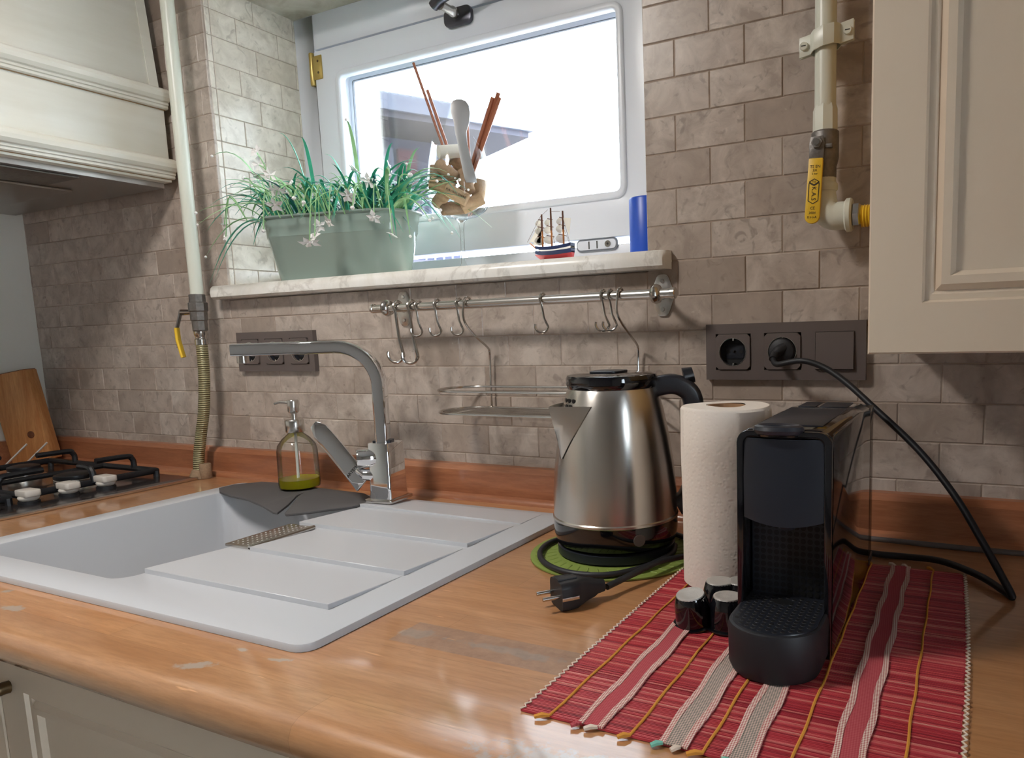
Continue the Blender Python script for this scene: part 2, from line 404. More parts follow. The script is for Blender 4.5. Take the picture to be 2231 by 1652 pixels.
# ================================================================ the room
struct(MB().box(-.845, 2.6, -3.3, .30, -1.0, -.9), 'floor', M['floor'])
struct(MB().box(-.845, 2.6, -3.3, .30, 1.65, 1.75), 'ceiling', M['room_paint'])
struct(MB().box(-.845, -.745, -3.3, .30, -.9, 1.65), 'wall_left', M['wall_paint'])
struct(MB().box(-.745, 2.5, -3.3, -3.2, -.9, 1.65), 'wall_front', M['room_dark'])
# wall on the right with a glazed balcony door
DY0, DY1, DZ1 = -1.55, -1.12, 1.05
struct(MB().box(2.5, 2.6, -3.3, DY0, -.9, 1.65).box(2.5, 2.6, DY1, .30, -.9, 1.65).box(2.5, 2.6, DY0, DY1, DZ1, 1.65), 'wall_right', M['room_paint'])
d = struct(MB().box(2.52, 2.58, DY0, DY0+.07, -.9, DZ1).box(2.52, 2.58, DY1-.07, DY1, -.9, DZ1).box(2.52, 2.58, DY0+.07, DY1-.07, DZ1-.07, DZ1).box(2.52, 2.58, DY0+.07, DY1-.07, -.9, -.8), 'door_1', M['pvc'])
MB().box(2.548, 2.552, DY0+.07, DY1-.07, -.8, DZ1-.07).build('pane', M['glass_pane'], d)
# wall with the window: masonry behind the tiles
OX0, OX1, OZ0, OZ1 = 0.0, .949, .3736, 1.0046      # window opening
wb = MB()
wb.box(-.745, OX0-.001, -.0015, .28, -.9, 1.65); wb.box(OX1+.001, 2.5, -.0015, .28, -.9, 1.65)
wb.box(OX0-.001, OX1+.001, -.0015, .28, -.9, OZ0); wb.box(OX0-.001, OX1+.001, -.0015, .28, OZ1, 1.65)
wall = struct(wb, 'wall_back', M['grout'], smooth=0)
trim = struct(MB().box(OX0-.008, OX1+.008, .004, .226, OZ1-.006, OZ1+.002), 'trim_1', M['soffit'])
trim['label'] = 'grey stone soffit above the window recess'

# tiles, cut to fit around the window; those that show largest are objects, the rest one mesh
TW, TH, TG = .10225, .051404, .0010
def line_z(k): return .74634-TH*k
def tile_mesh(w, h, dep=.009, bev=.0012):
    b = bmesh.new(); a = bev
    o = [(0,0),(w,0),(w,h),(0,h)]; i = [(a,a),(w-a,a),(w-a,h-a),(a,h-a)]
    vo = [b.verts.new((x, 0, z)) for x, z in o]; vm = [b.verts.new((x, -dep+a, z)) for x, z in o]; vi = [b.verts.new((x, -dep, z)) for x, z in i]
    for j in range(4):
        k = (j+1) % 4; b.faces.new((vo[j], vo[k], vm[k], vm[j])); b.faces.new((vm[j], vm[k], vi[k], vi[j]))
    b.faces.new(vi); me = bpy.data.meshes.new('tile'); b.to_mesh(me); b.free(); return me
TM = {}
def get_tile(w, h, mt):
    key = (round(w, 3), round(h, 3), mt.name)
    if key not in TM: TM[key] = tile_mesh(w, h); TM[key].materials.append(mt)
    return TM[key]
rects = []
for k in range(-17, 14):
    z1 = line_z(k); z0 = line_z(k+1)
    ph = .998 if k % 2 else 1.050
    n0 = int((-.745-ph)/TW)-2
    for n in range(n0, n0+36):
        x0 = ph+n*TW; x1 = x0+TW
        x0, x1, a0, a1 = max(x0, -.745), min(x1, 2.5), max(z0, .055), min(z1, 1.65)
        if x1-x0 < .004 or a1-a0 < .004: continue
        # subtract the window opening
        pcs = [(x0, x1, a0, a1)]
        if x1 > OX0 and x0 < OX1 and a1 > OZ0 and a0 < OZ1:
            pcs = []
            if x0 < OX0: pcs.append((x0, OX0, a0, a1))
            if x1 > OX1: pcs.append((OX1, x1, a0, a1))
            xa, xb = max(x0, OX0), min(x1, OX1)
            if a0 < OZ0: pcs.append((xa, xb, a0, OZ0))
            if a1 > OZ1: pcs.append((xa, xb, OZ1, a1))
        for q in pcs:
            if q[1]-q[0] > .004 and q[3]-q[2] > .004: rects.append(q)
def shown(q):
    P = [frame_px((x, 0, z+ZC)) for x in q[:2] for z in q[2:]]
    if min(p[2] for p in P) < .05: return 0
    us = [min(max(p[0], 0), 2231) for p in P]; vs = [min(max(p[1], 0), 1652) for p in P]
    hid = 0
    # behind the upper cabinet or the cooker hood
    mx, mz = (q[0]+q[1])/2, (q[2]+q[3])/2; c = frame_px((mx, 0, mz+ZC))
    if c[0] > 1895 and c[1] < 775: hid = 1
    if c[0] < 345 and c[1] < 395: hid = 1
    return 0 if hid else (max(us)-min(us))*(max(vs)-min(vs))
rects.sort(key=shown, reverse=True)
cut = [q for q in rects if shown(q) > 30]
near, rest = cut[:250], cut[250:]+rects[len(cut):]
def place_tile(q, i):
    x0, x1, z0, z1 = q; w, h = x1-x0-TG, z1-z0-TG
    o = bpy.data.objects.new('tile', get_tile(w, h, M['tile'])); COL.objects.link(o); o.parent = wall
    o.location = (x0+TG/2, .0063+random.uniform(-.0004, .0004), z0+TG/2+ZC-0); o.rotation_euler = (random.uniform(-.006, .006), 0, random.uniform(-.004, .004))
for i, q in enumerate(near): place_tile(q, i)
mb = MB()
for x0, x1, z0, z1 in rest:
    e = TG/2; a = .0012; y = random.uniform(-.003, -.002)
    X0, X1, Z0, Z1 = x0+e, x1-e, z0+e, z1-e
    mb.add([(X0,.003,Z0),(X1,.003,Z0),(X1,.003,Z1),(X0,.003,Z1),(X0,y+a,Z0),(X1,y+a,Z0),(X1,y+a,Z1),(X0,y+a,Z1),(X0+a,y,Z0+a),(X1-a,y,Z0+a),(X1-a,y,Z1-a),(X0+a,y,Z1-a)],
           [(0,1,5,4),(1,2,6,5),(2,3,7,6),(3,0,4,7),(4,5,9,8),(5,6,10,9),(6,7,11,10),(7,4,8,11),(8,9,10,11)])
mb.build('tile_field', M['tile'], wall, kind='stuff', smooth=0, fix=False)
# tiles lining the sides of the window recess
NR = 0
for side in (0, 1):
    lin_ = MB()
    for k in range(-6, 8):
        z1 = min(line_z(k), OZ1); z0 = max(line_z(k+1), OZ0+.028)
        if z1-z0 < .004: continue
        st = .0 if k % 2 else .058
        cuts = [.002, .014]+[c for c in (.014+st+TW*i for i in range(-1, 4)) if .02 < c < .222]+[.226]
        for y0, y1 in zip(cuts, cuts[1:]):
            w, h = y1-y0-TG, z1-z0-TG
            if w < .003: continue
            if side == 1:
                lin_.box(OX1-.0005, OX1+.006, y0+TG/2, y1-TG/2, z0+TG/2, z1-TG/2); continue
            o = bpy.data.objects.new('tile', get_tile(w, h, M['reveal_tile'])); COL.objects.link(o); o.parent = wall; NR += 1
            o.rotation_euler = (0, 0, pi/2); o.location = (OX0-.0085, y0+TG/2, z0+TG/2+ZC)
    if side == 1: lin_.build('tile_lining', M['reveal_tile'], wall, kind='stuff', bevel=.0008, seg=1)

# ---------------------------------------------------------------- window
win = bpy.data.objects.new('window_1', None); COL.objects.link(win); win['kind'] = 'structure'; win.location = (.475, .24, .40+ZC)
win['label'] = 'white tilting kitchen window with rounded bead and brass hinge'
FY = .222
fr = MB(); FZ0 = .40
for a in ((OX0, .058, FY, .29, FZ0, OZ1-.006), (.905, OX1, FY, .29, FZ0, OZ1-.006), (.058, .905, FY, .29, .925, OZ1-.006), (.058, .905, FY, .29, FZ0, .446)):
    fr.box(*a)
fr.build('frame', M['pvc'], win, bevel=.0025)
# sash: a ring with a rounded opening
def ring_plate(mb, outer, inner, y0, y1):
    n = len(outer); vs = []
    for y in (y0, y1):
        for (x, z) in outer: vs.append((x, y, z))
        for (x, z) in inner: vs.append((x, y, z))
    f = []
    for j in range(n):
        k = (j+1) % n
        f += [(j, k, n+k, n+j), (2*n+j, 3*n+j, 3*n+k, 2*n+k), (j, 2*n+j, 2*n+k, k), (n+j, n+k, 3*n+k, 3*n+j)]
    return mb.add(vs, f)
SX0, SX1, SZ0, SZ1 = .064, .899, .459, .918
GX0, GX1, GZ0, GZ1 = .131, .816, .531, .862
sash = ring_plate(MB(), rrect(SX0, SX1, SZ0, SZ1, .004, 6), rrect(GX0, GX1, GZ0, GZ1, .012, 6), FY-.008, .285).build('sash', M['pvc'], win, bevel=.002)
bead = ring_plate(MB(), rrect(GX0-.004, GX1+.004, GZ0-.004, GZ1+.004, .022, 6), rrect(GX0+.009, GX1-.009, GZ0+.009, GZ1-.009, .010, 6), FY-.014, FY+.006).build('glazing_bead', M['pvc'], sash, bevel=.004, seg=3)
ring_plate(MB(), rrect(GX0-.001, GX1+.001, GZ0-.001, GZ1+.001, .006, 6), rrect(GX0+.0086, GX1-.0086, GZ0+.0086, GZ1-.0086, .005, 6), .2455, .2515).build('rebate', M['pvc'], sash)
ring_plate(MB(), rrect(GX0+.0080, GX1-.0080, GZ0+.0080, GZ1-.0080, .005, 6), rrect(GX0+.0104, GX1-.0104, GZ0+.0104, GZ1-.0104, .004, 6), .246, .251).build('gasket', M['pvc_grey'], sash)
MB().box(GX0-.004, GX1+.004, .252, .255, GZ0-.004, GZ1+.004).build('pane', M['glass_pane'], sash)
# dark strip standing in for the shaded gap on the hinge side
MB().box(.0585, .0635, FY+.004, FY+.01, .45, .86).build('gap_strip', M['bronze'], win)
# hinge
hg = MB().lathe([(.0055, .848), (.0062, .85), (.0062, .914), (.0055, .917)], (.055, FY-.006, 0), 12).build('hinge', M['brass'], win)
MB().box(.062, .088, FY-.0105, FY-.008, .858, .908).build('leaf_plate', M['brass'], hg, bevel=.001)
for z in (.872, .896): MB().lathe([(.0026, FY-.0112), (.0026, FY-.0105)], (.077, 0, z), 10, 'y').build('screw', M['bronze'], hg)
# handle at the top rail
hd = MB().prism(rrect(.434, .500, .890, .924, .012), FY-.018, FY-.008, 'xz').build('handle', M['gunmetal'], win, bevel=.002)
hd.location.z += 0.0
MB().lathe([(.010, FY-.018), (.0105, FY-.03), (.008, FY-.034), (.008, FY-.062), (.010, FY-.064)], (.464, 0, .912), 16, 'y').build('spindle', M['nickel'], hd)
MB().tube([(.447, FY-.064, .912), (.466, FY-.066, .922), (.52, FY-.066, .935), (.57, FY-.062, .945), (.60, FY-.058, .950)], [.010,.011,.010,.009,.008], 10).build('lever', M['gunmetal'], hd)
# striker plate on the lower frame
lt = MB().prism(rrect(.708, .795, .436, .459, .009), FY-.004, FY, 'xz').build('striker', M['pvc_grey'], win, bevel=.001)
MB().prism(rrect(.711, .792, .439, .456, .007), FY-.0055, FY-.004, 'xz').build('striker_face', M['pvc'], lt)
for x in (.735, .752): MB().prism([(x, .4405), (x+.002, .4405), (x+.002, .4545), (x, .4545)], FY-.0062, FY-.0054, 'xz').build('slot', M['ink'], lt)
MB().lathe([(.006, FY-.0075), (.006, FY-.0055)], (.776, 0, .4475), 14, 'y').build('screw', M['nickel'], lt)
MB().lathe([(.002, FY-.008), (.002, FY-.0074)], (.776, 0, .4475), 8, 'y').build('screw_slot', M['ink'], lt)

# marble sill
sp = [(.222, .3745), (-.028, .3745), (-.033, .379), (-.034, .388), (-.032, .397), (-.027, .4015), (.222, .4015)]
sm = MB()
def sillring(x, c=0): return [(x, min(y, .222) if i in (0, 6) else y+c, z) for i, (y, z) in enumerate(sp)]
sm.rings([sillring(-.020, .004), sillring(-.016), sillring(.975), sillring(.984, .004), sillring(.988, .012)])
single(struct(sm, 'trim_2', M['sill']), 'pale marble window sill with rounded front edge', 'sill'); del bpy.data.objects['trim_2']['category']

# ---------------------------------------------------------------- outside
struct(MB().box(-40, 40, .6, 60, -3.1, -3.0), 'ground', M['street'])
struct(MB().box(-.4, .09, .305, .381, -.9, .905), 'trim_3', M['wall_paint'])['label'] = 'white outer pillar beside the window'
hs = thing('neighbour_house', 'grey neighbouring house with overhanging flat roof seen through the window', 'building', (-7.0, 7.5, -3.0))
HD = V((.458, .889, 0)); HN = V((-.889, .458, 0)); HB = V((-4.62, 8.6, 0))     # eave runs away from us along HD, house lies towards HN
def hp(u, n): q = HB+HD*u+HN*n; return (q.x, q.y)
def hbox(u0, u1, n0, n1, z0, z1, nm, mt, par): return MB().prism([hp(u0, n0), hp(u1, n0), hp(u1, n1), hp(u0, n1)], z0, z1).build(nm, M[mt], par, smooth=0)
hbox(-7, -.75, 1.0, 1.6, -3.0, 3.16, 'wall', 'house', hs)
hbox(-7, 0, 0, 1.9, 3.16, 3.24, 'soffit', 'house_d', hs)
hbox(-7, .05, -.06, 1.9, 3.24, 3.46, 'roof_edge', 'rail_paint', hs)
hbox(-1.6, -1.35, .4, .7, 3.46, 3.56, 'vent', 'house_d', hs)
wf = hbox(-2.9, -1.75, .93, 1.0, 2.25, 3.0, 'window', 'rail_paint', hs); hbox(-2.8, -1.85, .90, .93, 2.32, 2.93, 'pane', 'house', wf)
hbox(-1.68, -1.40, .92, 1.0, 2.5, 3.0, 'shutter', 'house_red', hs)
bl = hbox(-5.5, -.75, .42, .46, 2.18, 2.23, 'balcony_rail', 'rail_paint', hs)
for i in range(34): hbox(-5.4+i*.137, -5.37+i*.137, .43, .45, 1.35, 2.18, 'baluster', 'rail_paint', bl)
hbox(-5.5, -.75, .35, 1.0, 1.15, 1.35, 'balcony_slab', 'house_d', hs)

# ================================================================ worktop, upstand, base units
wt = MB()
prof = [(-.52, -.038), (-.660, -.038), (-.669, -.034), (-.674, -.024), (-.675, -.014), (-.671, -.005), (-.664, -.0012), (-.655, 0), (-.52, 0)]
prof[0] = (-.562, -.038); prof[-1] = (-.562, 0)
wt.rings([[(x, y, z) for y, z in prof] for x in (-.02, 2.5)])
wt.box(-.745, .115, -.562, 0, -.038, 0); wt.box(.825, 2.5, -.562, 0, -.038, 0); wt.box(.115, .825, -.115, 0, -.038, 0)
wt.box(-.745, -.02, -1.7, -.562, -.038, 0)
single(wt.build('worktop', M['worktop'], smooth=40), 'varnished orange beech worktop with wear, a painted glare patch and rounded front edge', 'worktop')
def upstand(pts, name):
    pass
up = MB()
up.rings([[(x, 0, 0), (x, -.022, 0), (x, -.022, .052), (x, -.014, .0605), (x, 0, .0615)] for x in (-.745, 2.5)])
single(up.build('upstand', M['upstand']), 'reddish wooden upstand along the foot of the tiled wall', 'upstand')
single(MB().rings([[(x, -.022, 0), (x, -.032, 0), (x, -.031, .004), (x, -.027, .009), (x, -.022, .011)] for x in (-.745, 2.5)]).build('sealing_strip', M['upstand']), 'thin wooden strip where the worktop meets the long upstand', 'strip')
up = MB(); up.rings([[(-.745, y, 0), (-.723, y, 0), (-.723, y, .052), (-.731, y, .0605), (-.745, y, .0615)] for y in (-.022, -1.7)])
single(up.build('upstand', M['upstand']), 'wooden upstand on the white wall behind the hob', 'upstand')

def panel_door(name, x0, x1, z0, z1, y, parent, edge=True, sw=.044, th=.020):
    # raised panel door facing -y : stepped rings
    def rr(i, dy): return [(x0+i, y+dy, z0+i), (x1-i, y+dy, z0+i), (x1-i, y+dy, z1-i), (x0+i, y+dy, z1-i)]
    steps = [(0, th), (0, .0015), (.0015, 0), (sw, 0), (sw+.002, .004), (sw+.007, .004), (sw+.010, .006), (sw+.015, .0005), (sw+.022, .0005), (sw+.026, .006), (sw+.030, .007), (sw+.056, .0025)]
    return MB().rings([rr(a, b) for a, b in steps]).build(name, M['cab'], parent, smooth=25)
base = thing('base_cabinet', 'beige base cabinet with panelled doors under the sink', 'cabinet', (.9, -.32, -.9))
MB().box(-.02, 1.30, -.61, -.03, -.78, -.205).box(-.02, 1.30, -.61, -.595, -.205, -.04).build('carcass', M['cab'], base)
MB().box(0, 1.30, -.56, -.545, -.9, -.78).build('plinth', M['cab'], base)
dr = panel_door('door', .388, .935, -.76, -.046, -.632, base, sw=.052)
def bow(x, zc, parent):
    pts = [(x, -.633, zc+.062), (x, -.644, zc+.062), (x, -.655, zc+.052), (x, -.660, zc+.02), (x, -.660, zc-.02), (x, -.655, zc-.052), (x, -.644, zc-.062), (x, -.633, zc-.062)]
    MB().tube(spline(pts, 4), [.0075]*5+[.006]*(7*4-9)+[.0075]*5, 10).build('handle', M['bronze'], parent)
bow(.412, -.158, dr)
d2 = panel_door('door', -.015, .384, -.76, -.046, -.632, base, sw=.052)
bow(.360, -.158, d2)
d3 = panel_door('door', .939, 1.297, -.76, -.046, -.632, base, sw=.052)
b2 = thing('base_cabinet', 'beige base cabinet to the right, under the coffee machine', 'cabinet', (1.9, -.32, -.9))
MB().box(1.301, 2.49, -.61, -.03, -.78, -.04).build('carcass', M['cab'], b2)
MB().box(1.301, 2.49, -.56, -.545, -.9, -.78).build('plinth', M['cab'], b2)
panel_door('door', 1.304, 1.89, -.76, -.046, -.632, b2, sw=.052); panel_door('door', 1.895, 2.488, -.76, -.046, -.632, b2, sw=.052)
b3 = thing('base_cabinet', 'beige base cabinet below the hob', 'cabinet', (-.4, -1.1, -.9))
MB().box(-.74, -.06, -1.69, -.62, -.78, -.04).build('carcass', M['cab'], b3)
MB().box(-.74, -.12, -1.69, -.62, -.9, -.78).build('plinth', M['cab'], b3)

# upper cabinet on the right
uc = thing('wall_cabinet', 'beige wall cabinet with raised panel door above the sockets', 'cabinet', (1.65, -.16, .26))
MB().box(1.3075, 2.48, -.312, -.004, .262, 1.2).build('carcass', M['cab_edge'], uc, bevel=.001)
panel_door('door', 1.305, 1.83, .26, 1.2, -.335, uc); panel_door('door', 1.834, 2.48, .26, 1.2, -.335, uc)
# ================================================================ cooker hood
hd = thing('cooker_hood', 'cream antiqued wooden cooker hood with moulded edges over the hob', 'cooker hood', (-.42, -.33, .62))
HX, HY1, HY0 = -.125, -.018, -.64
MB().box(-.74, HX, HY0, HY1, .655, .79).build('fascia', M['hood'], hd, bevel=.002)
def mould(z0, nm):
    # half-round with two small steps below
    pr = [(0, .040), (.010, .040), (.0165, .036), (.0195, .029), (.019, .021), (.015, .0145), (.011, .0125), (.011, .008), (.0085, .0065), (.0085, .002), (.006, 0), (0, 0)]
    return MB().rings([[(HX+a-.001, y, z0+b) for a, b in pr] for y in (HY0, HY1+.004)]).build(nm, M['hood'], hd, smooth=25)
for z, nm in ((.628, 'lower_moulding'), (.768, 'upper_moulding')):
    o = mould(z, nm)
    MB().box(HX-.004, HX+.0012, HY0, HY1+.002, z-.0016, z+.0018).box(HX-.004, HX+.0012, HY0, HY1+.002, z+.0395, z+.0415).build('patina_line', M['hood_groove'], o)
MB().box(-.74, HX+.001, HY0, HY1, .622, .657).build('rim', M['hood'], hd, bevel=.001)
# sloped chimney
MB().rings([[(-.74, HY0, .80), (HX-.006, HY0, .80), (HX-.006, HY1-.004, .80), (-.74, HY1-.004, .80)],
            [(-.74, HY0, 1.64), (HX-.09, HY0, 1.64), (HX-.09, HY1-.004, 1.64), (-.74, HY1-.004, 1.64)]]).build('chimney', M['hood'], hd, bevel=.002)
MB().rings([[(HX-.02, HY1-.0035, .806), (HX-.004, HY1-.0035, .806), (HX-.004, HY1-.022, .806), (HX-.02, HY1-.022, .806)],
            [(HX-.104, HY1-.0035, 1.63), (HX-.088, HY1-.0035, 1.63), (HX-.088, HY1-.022, 1.63), (HX-.104, HY1-.022, 1.63)]]).build('corner_bead', M['hood'], hd)
un = MB().box(-.735, HX-.02, HY0+.01, HY1-.004, .612, .623).build('underside', M['filter'], hd)
MB().box(-.60, -.30, HY0+.06, HY1-.10, .606, .612).build('grease_filter', M['filter'], un, bevel=.003)
MB().box(-.28, -.16, HY0+.06, HY1-.16, .608, .612).build('lamp_strip', M['galv'], un, bevel=.002)
lp = MB().lathe([(.020, .602), (.026, .604), (.026, .612)], (-.235, -.315, 0), 20).build('lamp', M['foil'], un)

# ================================================================ hob
hob = thing('gas_hob', 'dark enamel gas hob with black pan supports in the corner', 'hob', (-.33, -.33, 0))
MB().rings([[(x, y, .0005) for x, y in rrect(-.585, -.066, -.66, -.066, .012)], [(x, y, .005) for x, y in rrect(-.584, -.067, -.659, -.067, .012)], [(x, y, .007) for x, y in rrect(-.57, -.083, -.645, -.08, .012)]]).build('plate', M['hood_glass'], hob)
MB().box(-.0695, -.0645, -.66, -.068, .0005, .0065).build('edge_trim', M['steel'], hob, bevel=.001)
for i in range(5):
    y = -.212-.066*i
    k = MB().lathe([(.017, .007), (.017, .012), (.014, .013)], (-.135, y, 0), 20).build('knob_collar', M['black_matte'], hob)
    kb = MB().lathe([(.0125, .013), (.015, .015), (.0165, .018), (.0165, .020), (.015, .022)], (-.135, y, 0), 24).build('knob', M['plastic_white'], k)
    MB().prism(rrect(-.155, -.115, y-.0135, y+.0135, .006), .0215, .0335).build('knob_grip', M['plastic_white'], kb, bevel=.002)
def burner(x, y, r):
    b = MB().lathe([(r*1.35, .007), (r*1.3, .011), (r, .012), (r, .022), (r*.94, .024)], (x, y, 0), 28).build('burner_ring', M['steel'], hob)
    MB().lathe([(r*.98, .024), (r*1.0, .026), (r*.98, .031), (r*.7, .0335), (.001, .0335)], (x, y, 0), 28).build('burner_cap', M['enamel_black'], b)
for x, y, r in ((-.235, -.215, .036), (-.46, -.20, .030), (-.235, -.48, .030), (-.46, -.48, .040)): burner(x, y, r)
def support(y0, y1):
    g = MB(); z = .020; x0, x1 = -.565, -.158
    g.tube([(x0,y0,z),(x1,y0,z),(x1,y1,z),(x0,y1,z)], .0065, 8, closed=True)
    for x, y in ((x0,y0),(x1,y0),(x1,y1),(x0,y1)): g.tube([(x,y,.007),(x,y,z)], .006, 8)
    g = g.build('pan_support', M['enamel_black'], hob)
    def finger(ax, ay, dx, dy, L):
        p = [(ax, ay, z), (ax, ay, z+.016), (ax+dx*.004, ay+dy*.004, z+.024), (ax+dx*.012, ay+dy*.012, z+.0285), (ax+dx*L, ay+dy*L, z+.0295)]
        MB().tube(spline(p, 4), .0058, 8).build('finger', M['enamel_black'], g)
    for cx in (-.235, -.46):
        finger(cx, y1, 0, -1, .075); finger(cx, y0, 0, 1, .075)
    ym = (y0+y1)/2
    finger(x1, ym, -1, 0, .045); finger(x0, ym, 1, 0, .055)
    MB().tube([(-.345, y0, z), (-.345, y1, z)], .0055, 8).build('cross_bar', M['enamel_black'], g)
support(-.345, -.098); support(-.62, -.365)

# wooden block leaning in the corner behind the hob
blk = MB(); L = .222
blk.prism([(-.05, -.014), (.05, -.014), (.05, .02), (-.05, .02)], 0, L)
Mx = Matrix.Translation((-.662, -.080, .0005)) @ Matrix.Rotation(RD(25), 4, 'Z') @ Matrix.Rotation(RD(-9.5), 4, 'Y')
blk.xf(Mx)
zmin = min(v.z for v in blk.v)
for v in blk.v: v.z -= zmin-.0008
bo = thing('wooden_block', 'knotty pine block leaning against the white wall behind the hob', 'wooden block', (-.648, -.068, 0))
o = blk.build('block', M['board'], bo, bevel=.002)
kn = MB().lathe([(.009, 0), (.007, .0008), (.0005, .001)], (0,0,0), 14)
kn.xf(Mx @ Matrix.Translation((.018, -.0142, .075)) @ Matrix.Rotation(RD(90), 4, 'X')); kn.build('knot', M['board_end'], bo)
tp = MB().prism([(-.048, -.012), (.048, -.012), (.048, .018), (-.048, .018)], L-.0002, L+.0012).xf(Mx)
for v in tp.v: v.z -= zmin-.0008
tp.build('end_grain', M['board_end'], bo)
for i, (x, y, lab) in enumerate(((-.60, -.155, 'thin pale rod leaning beside the hob, nearest the picture edge'), (-.575, -.125, 'thin pale rod leaning across the foot of the pine block'))):
    single(MB().tube([(x-.045, y, .012), (x+.0, y+.03, .062)], .0022, 6).build('thin_rod', M['plastic_white']), lab, 'rod')

# ================================================================ sink
sk = thing('kitchen_sink', 'white composite inset sink with bowl and stepped drainer', 'sink', (.47, -.33, 0))
ST = .0085
def sinkmesh():
    b = bmesh.new()
    OUT = lambda i, r: rrect(.091+i, .847-i, -.586+i, -.082-i, r, 5)
    INN = lambda i, r: rrect(.138+i, .480-i, -.538+i, -.148-i, r, 5)
    def loop(pts, z): return [b.verts.new((x, y, z)) for x, y in pts]
    def skin(A, B):
        for j in range(len(A)):
            k = (j+1) % len(A); b.faces.new((A[j], A[k], B[k], B[j]))
    o0 = loop(OUT(0, .018), .0004); o1 = loop(OUT(0, .018), ST-.003); o2 = loop(OUT(.0009, .0175), ST-.0009); o3 = loop(OUT(.003, .0165), ST)
    skin(o0, o1); skin(o1, o2); skin(o2, o3)
    i0 = loop(INN(-.003, .028), ST); i1 = loop(INN(-.0008, .026), ST-.0008); i2 = loop(INN(0, .025), ST-.003); i3 = loop(INN(.012, .03), -.165); i4 = loop(INN(.03, .03), -.185)
    skin(i0, i1); skin(i1, i2); skin(i2, i3); skin(i3, i4); b.faces.new(i4)
    es = []
    for Lp in (o3, i0):
        for j in range(len(Lp)): es.append(b.edges.get((Lp[j], Lp[(j+1) % len(Lp)])))
    bmesh.ops.triangle_fill(b, edges=es, use_beauty=True)
    bmesh.ops.recalc_face_normals(b, faces=b.faces)
    me = bpy.data.meshes.new('basin'); b.to_mesh(me); b.free()
    me.transform(Matrix.Translation((-.47, .33, 0))); return me
sb = link_mesh('basin', sinkmesh(), M['sink'], sk)
def wedge(x0, x1, y0, y1, h, nm, taper=0):
    # front edge (y0) stands proud, back edge runs out flush
    MB().add([(x0,y0,ST-.001),(x1,y0,ST-.001),(x1,y1,ST-.001),(x0,y1,ST-.001),(x0,y0,ST+h),(x1,y0,ST+h*(1-taper)),(x1,y1,ST+.0002),(x0,y1,ST+.0002)],
             [(0,3,2,1),(4,5,6,7),(0,1,5,4),(1,2,6,5),(2,3,7,6),(3,0,4,7)]).build(nm, M['sink'], sk, bevel=.0007, seg=1)
wedge(.484, .797, -.511, -.4005, .0062, 'drain_panel'); wedge(.529, .798, -.3985, -.2855, .0060, 'drain_panel'); wedge(.484, .799, -.2795, -.168, .0058, 'drain_panel')
wedge(.484, .803, -.158, -.095, .0050, 'rear_ledge', .7)
stp = MB().box(.474, .526, -.3955, -.2865, ST+.0, ST+.004).build('overflow_cover', M['steel'], sk, bevel=.001)
MB().tube([(.524, -.3955, ST+.0035), (.524, -.2865, ST+.0035)], .003, 8).build('rolled_edge', M['nickel'], stp)
dots = MB()
for i in range(14):
    for j in range(4): dots.lathe([(.0013, ST+.0039), (.0013, ST+.0043)], (.482+j*.010, -.388+i*.0074, 0), 6)
dots.build('perforations', M['foil'], stp, kind='stuff')
MB().lathe([(.04, -.1845), (.042, -.183), (.034, -.1828), (.03, -.184)], (.31, -.34, 0), 24).build('drain', M['steel'], sk)

# grey rubber mat folded over the back corner of the bowl
pts = [(.118,-.118),(.150,-.082),(.215,-.074),(.29,-.084),(.36,-.088),(.43,-.092),(.478,-.118),(.487,-.150),(.484,-.175),(.462,-.200),(.445,-.226),(.420,-.250),(.412,-.246),(.372,-.198),(.330,-.150),(.318,-.128),(.322,-.145),(.366,-.200),(.398,-.248),(.385,-.246),(.33,-.222),(.26,-.197),(.20,-.187),(.150,-.172),(.118,-.150)]
single(MB().prism(pts, ST+.0006, ST+.0048).build('sink_mat', M['grey_foam'], bevel=.0012), 'dark grey slit rubber mat lying over the back corner of the sink bowl', 'mat')

# ================================================================ tap
fc = thing('kitchen_tap', 'chrome mixer tap with flat bent spout and paddle lever on the sink', 'tap', (.510, -.115, ST))
MB().prism(rrect(-.027, .027, -.031, .031, .004), ST+.0052, ST+.011).xf(Matrix.Translation((.511, -.116, 0)) @ Matrix.Rotation(RD(6), 4, 'Z')).build('base_plate', M['nickel'], fc, bevel=.001)
RB = Matrix.Translation((.511, -.116, 0)) @ Matrix.Rotation(RD(6), 4, 'Z')
body = MB().rings([[(x, y, ST+.010) for x, y in rrect(-.022, .022, -.025, .025, .005)], [(x, y, .030) for x, y in rrect(-.021, .0215, -.024, .0245, .005)], [(x, y, .112) for x, y in rrect(-.0205, .021, -.023, .023, .005)], [(x, y, .1135) for x, y in rrect(-.0195, .020, -.022, .022, .004)]]).xf(RB).build('body', M['chrome'], fc)
sd = V((-.89, -.447, 0)).normalized(); S0 = V((.508, -.117, .113)); rb = .066; top = .274
path = [S0, S0+V((0,0,.02)), S0+V((0,0,.05))]
for i in range(0, 11):
    a = RD(90*i/10); path.append(S0+sd*(rb*(1-cos(a)))+V((0,0,top-rb-S0.z+rb*sin(a))))
path += [S0+sd*.12+V((0,0,top-S0.z)), S0+sd*.236+V((0,0,top-S0.z))]
sp_ = [(a, b) for a, b in rrect(-.0135, .0135, -.0105, .0105, .004, 3)]
spout = MB().sweep(path, sp_, V((0,0,1)).cross(sd)).build('spout', M['chrome'], fc, smooth=30)
e = S0+sd*.222
MB().lathe([(.0095, .252), (.0095, .2645)], (e.x, e.y, 0), 20).build('aerator', M['nickel'], spout)
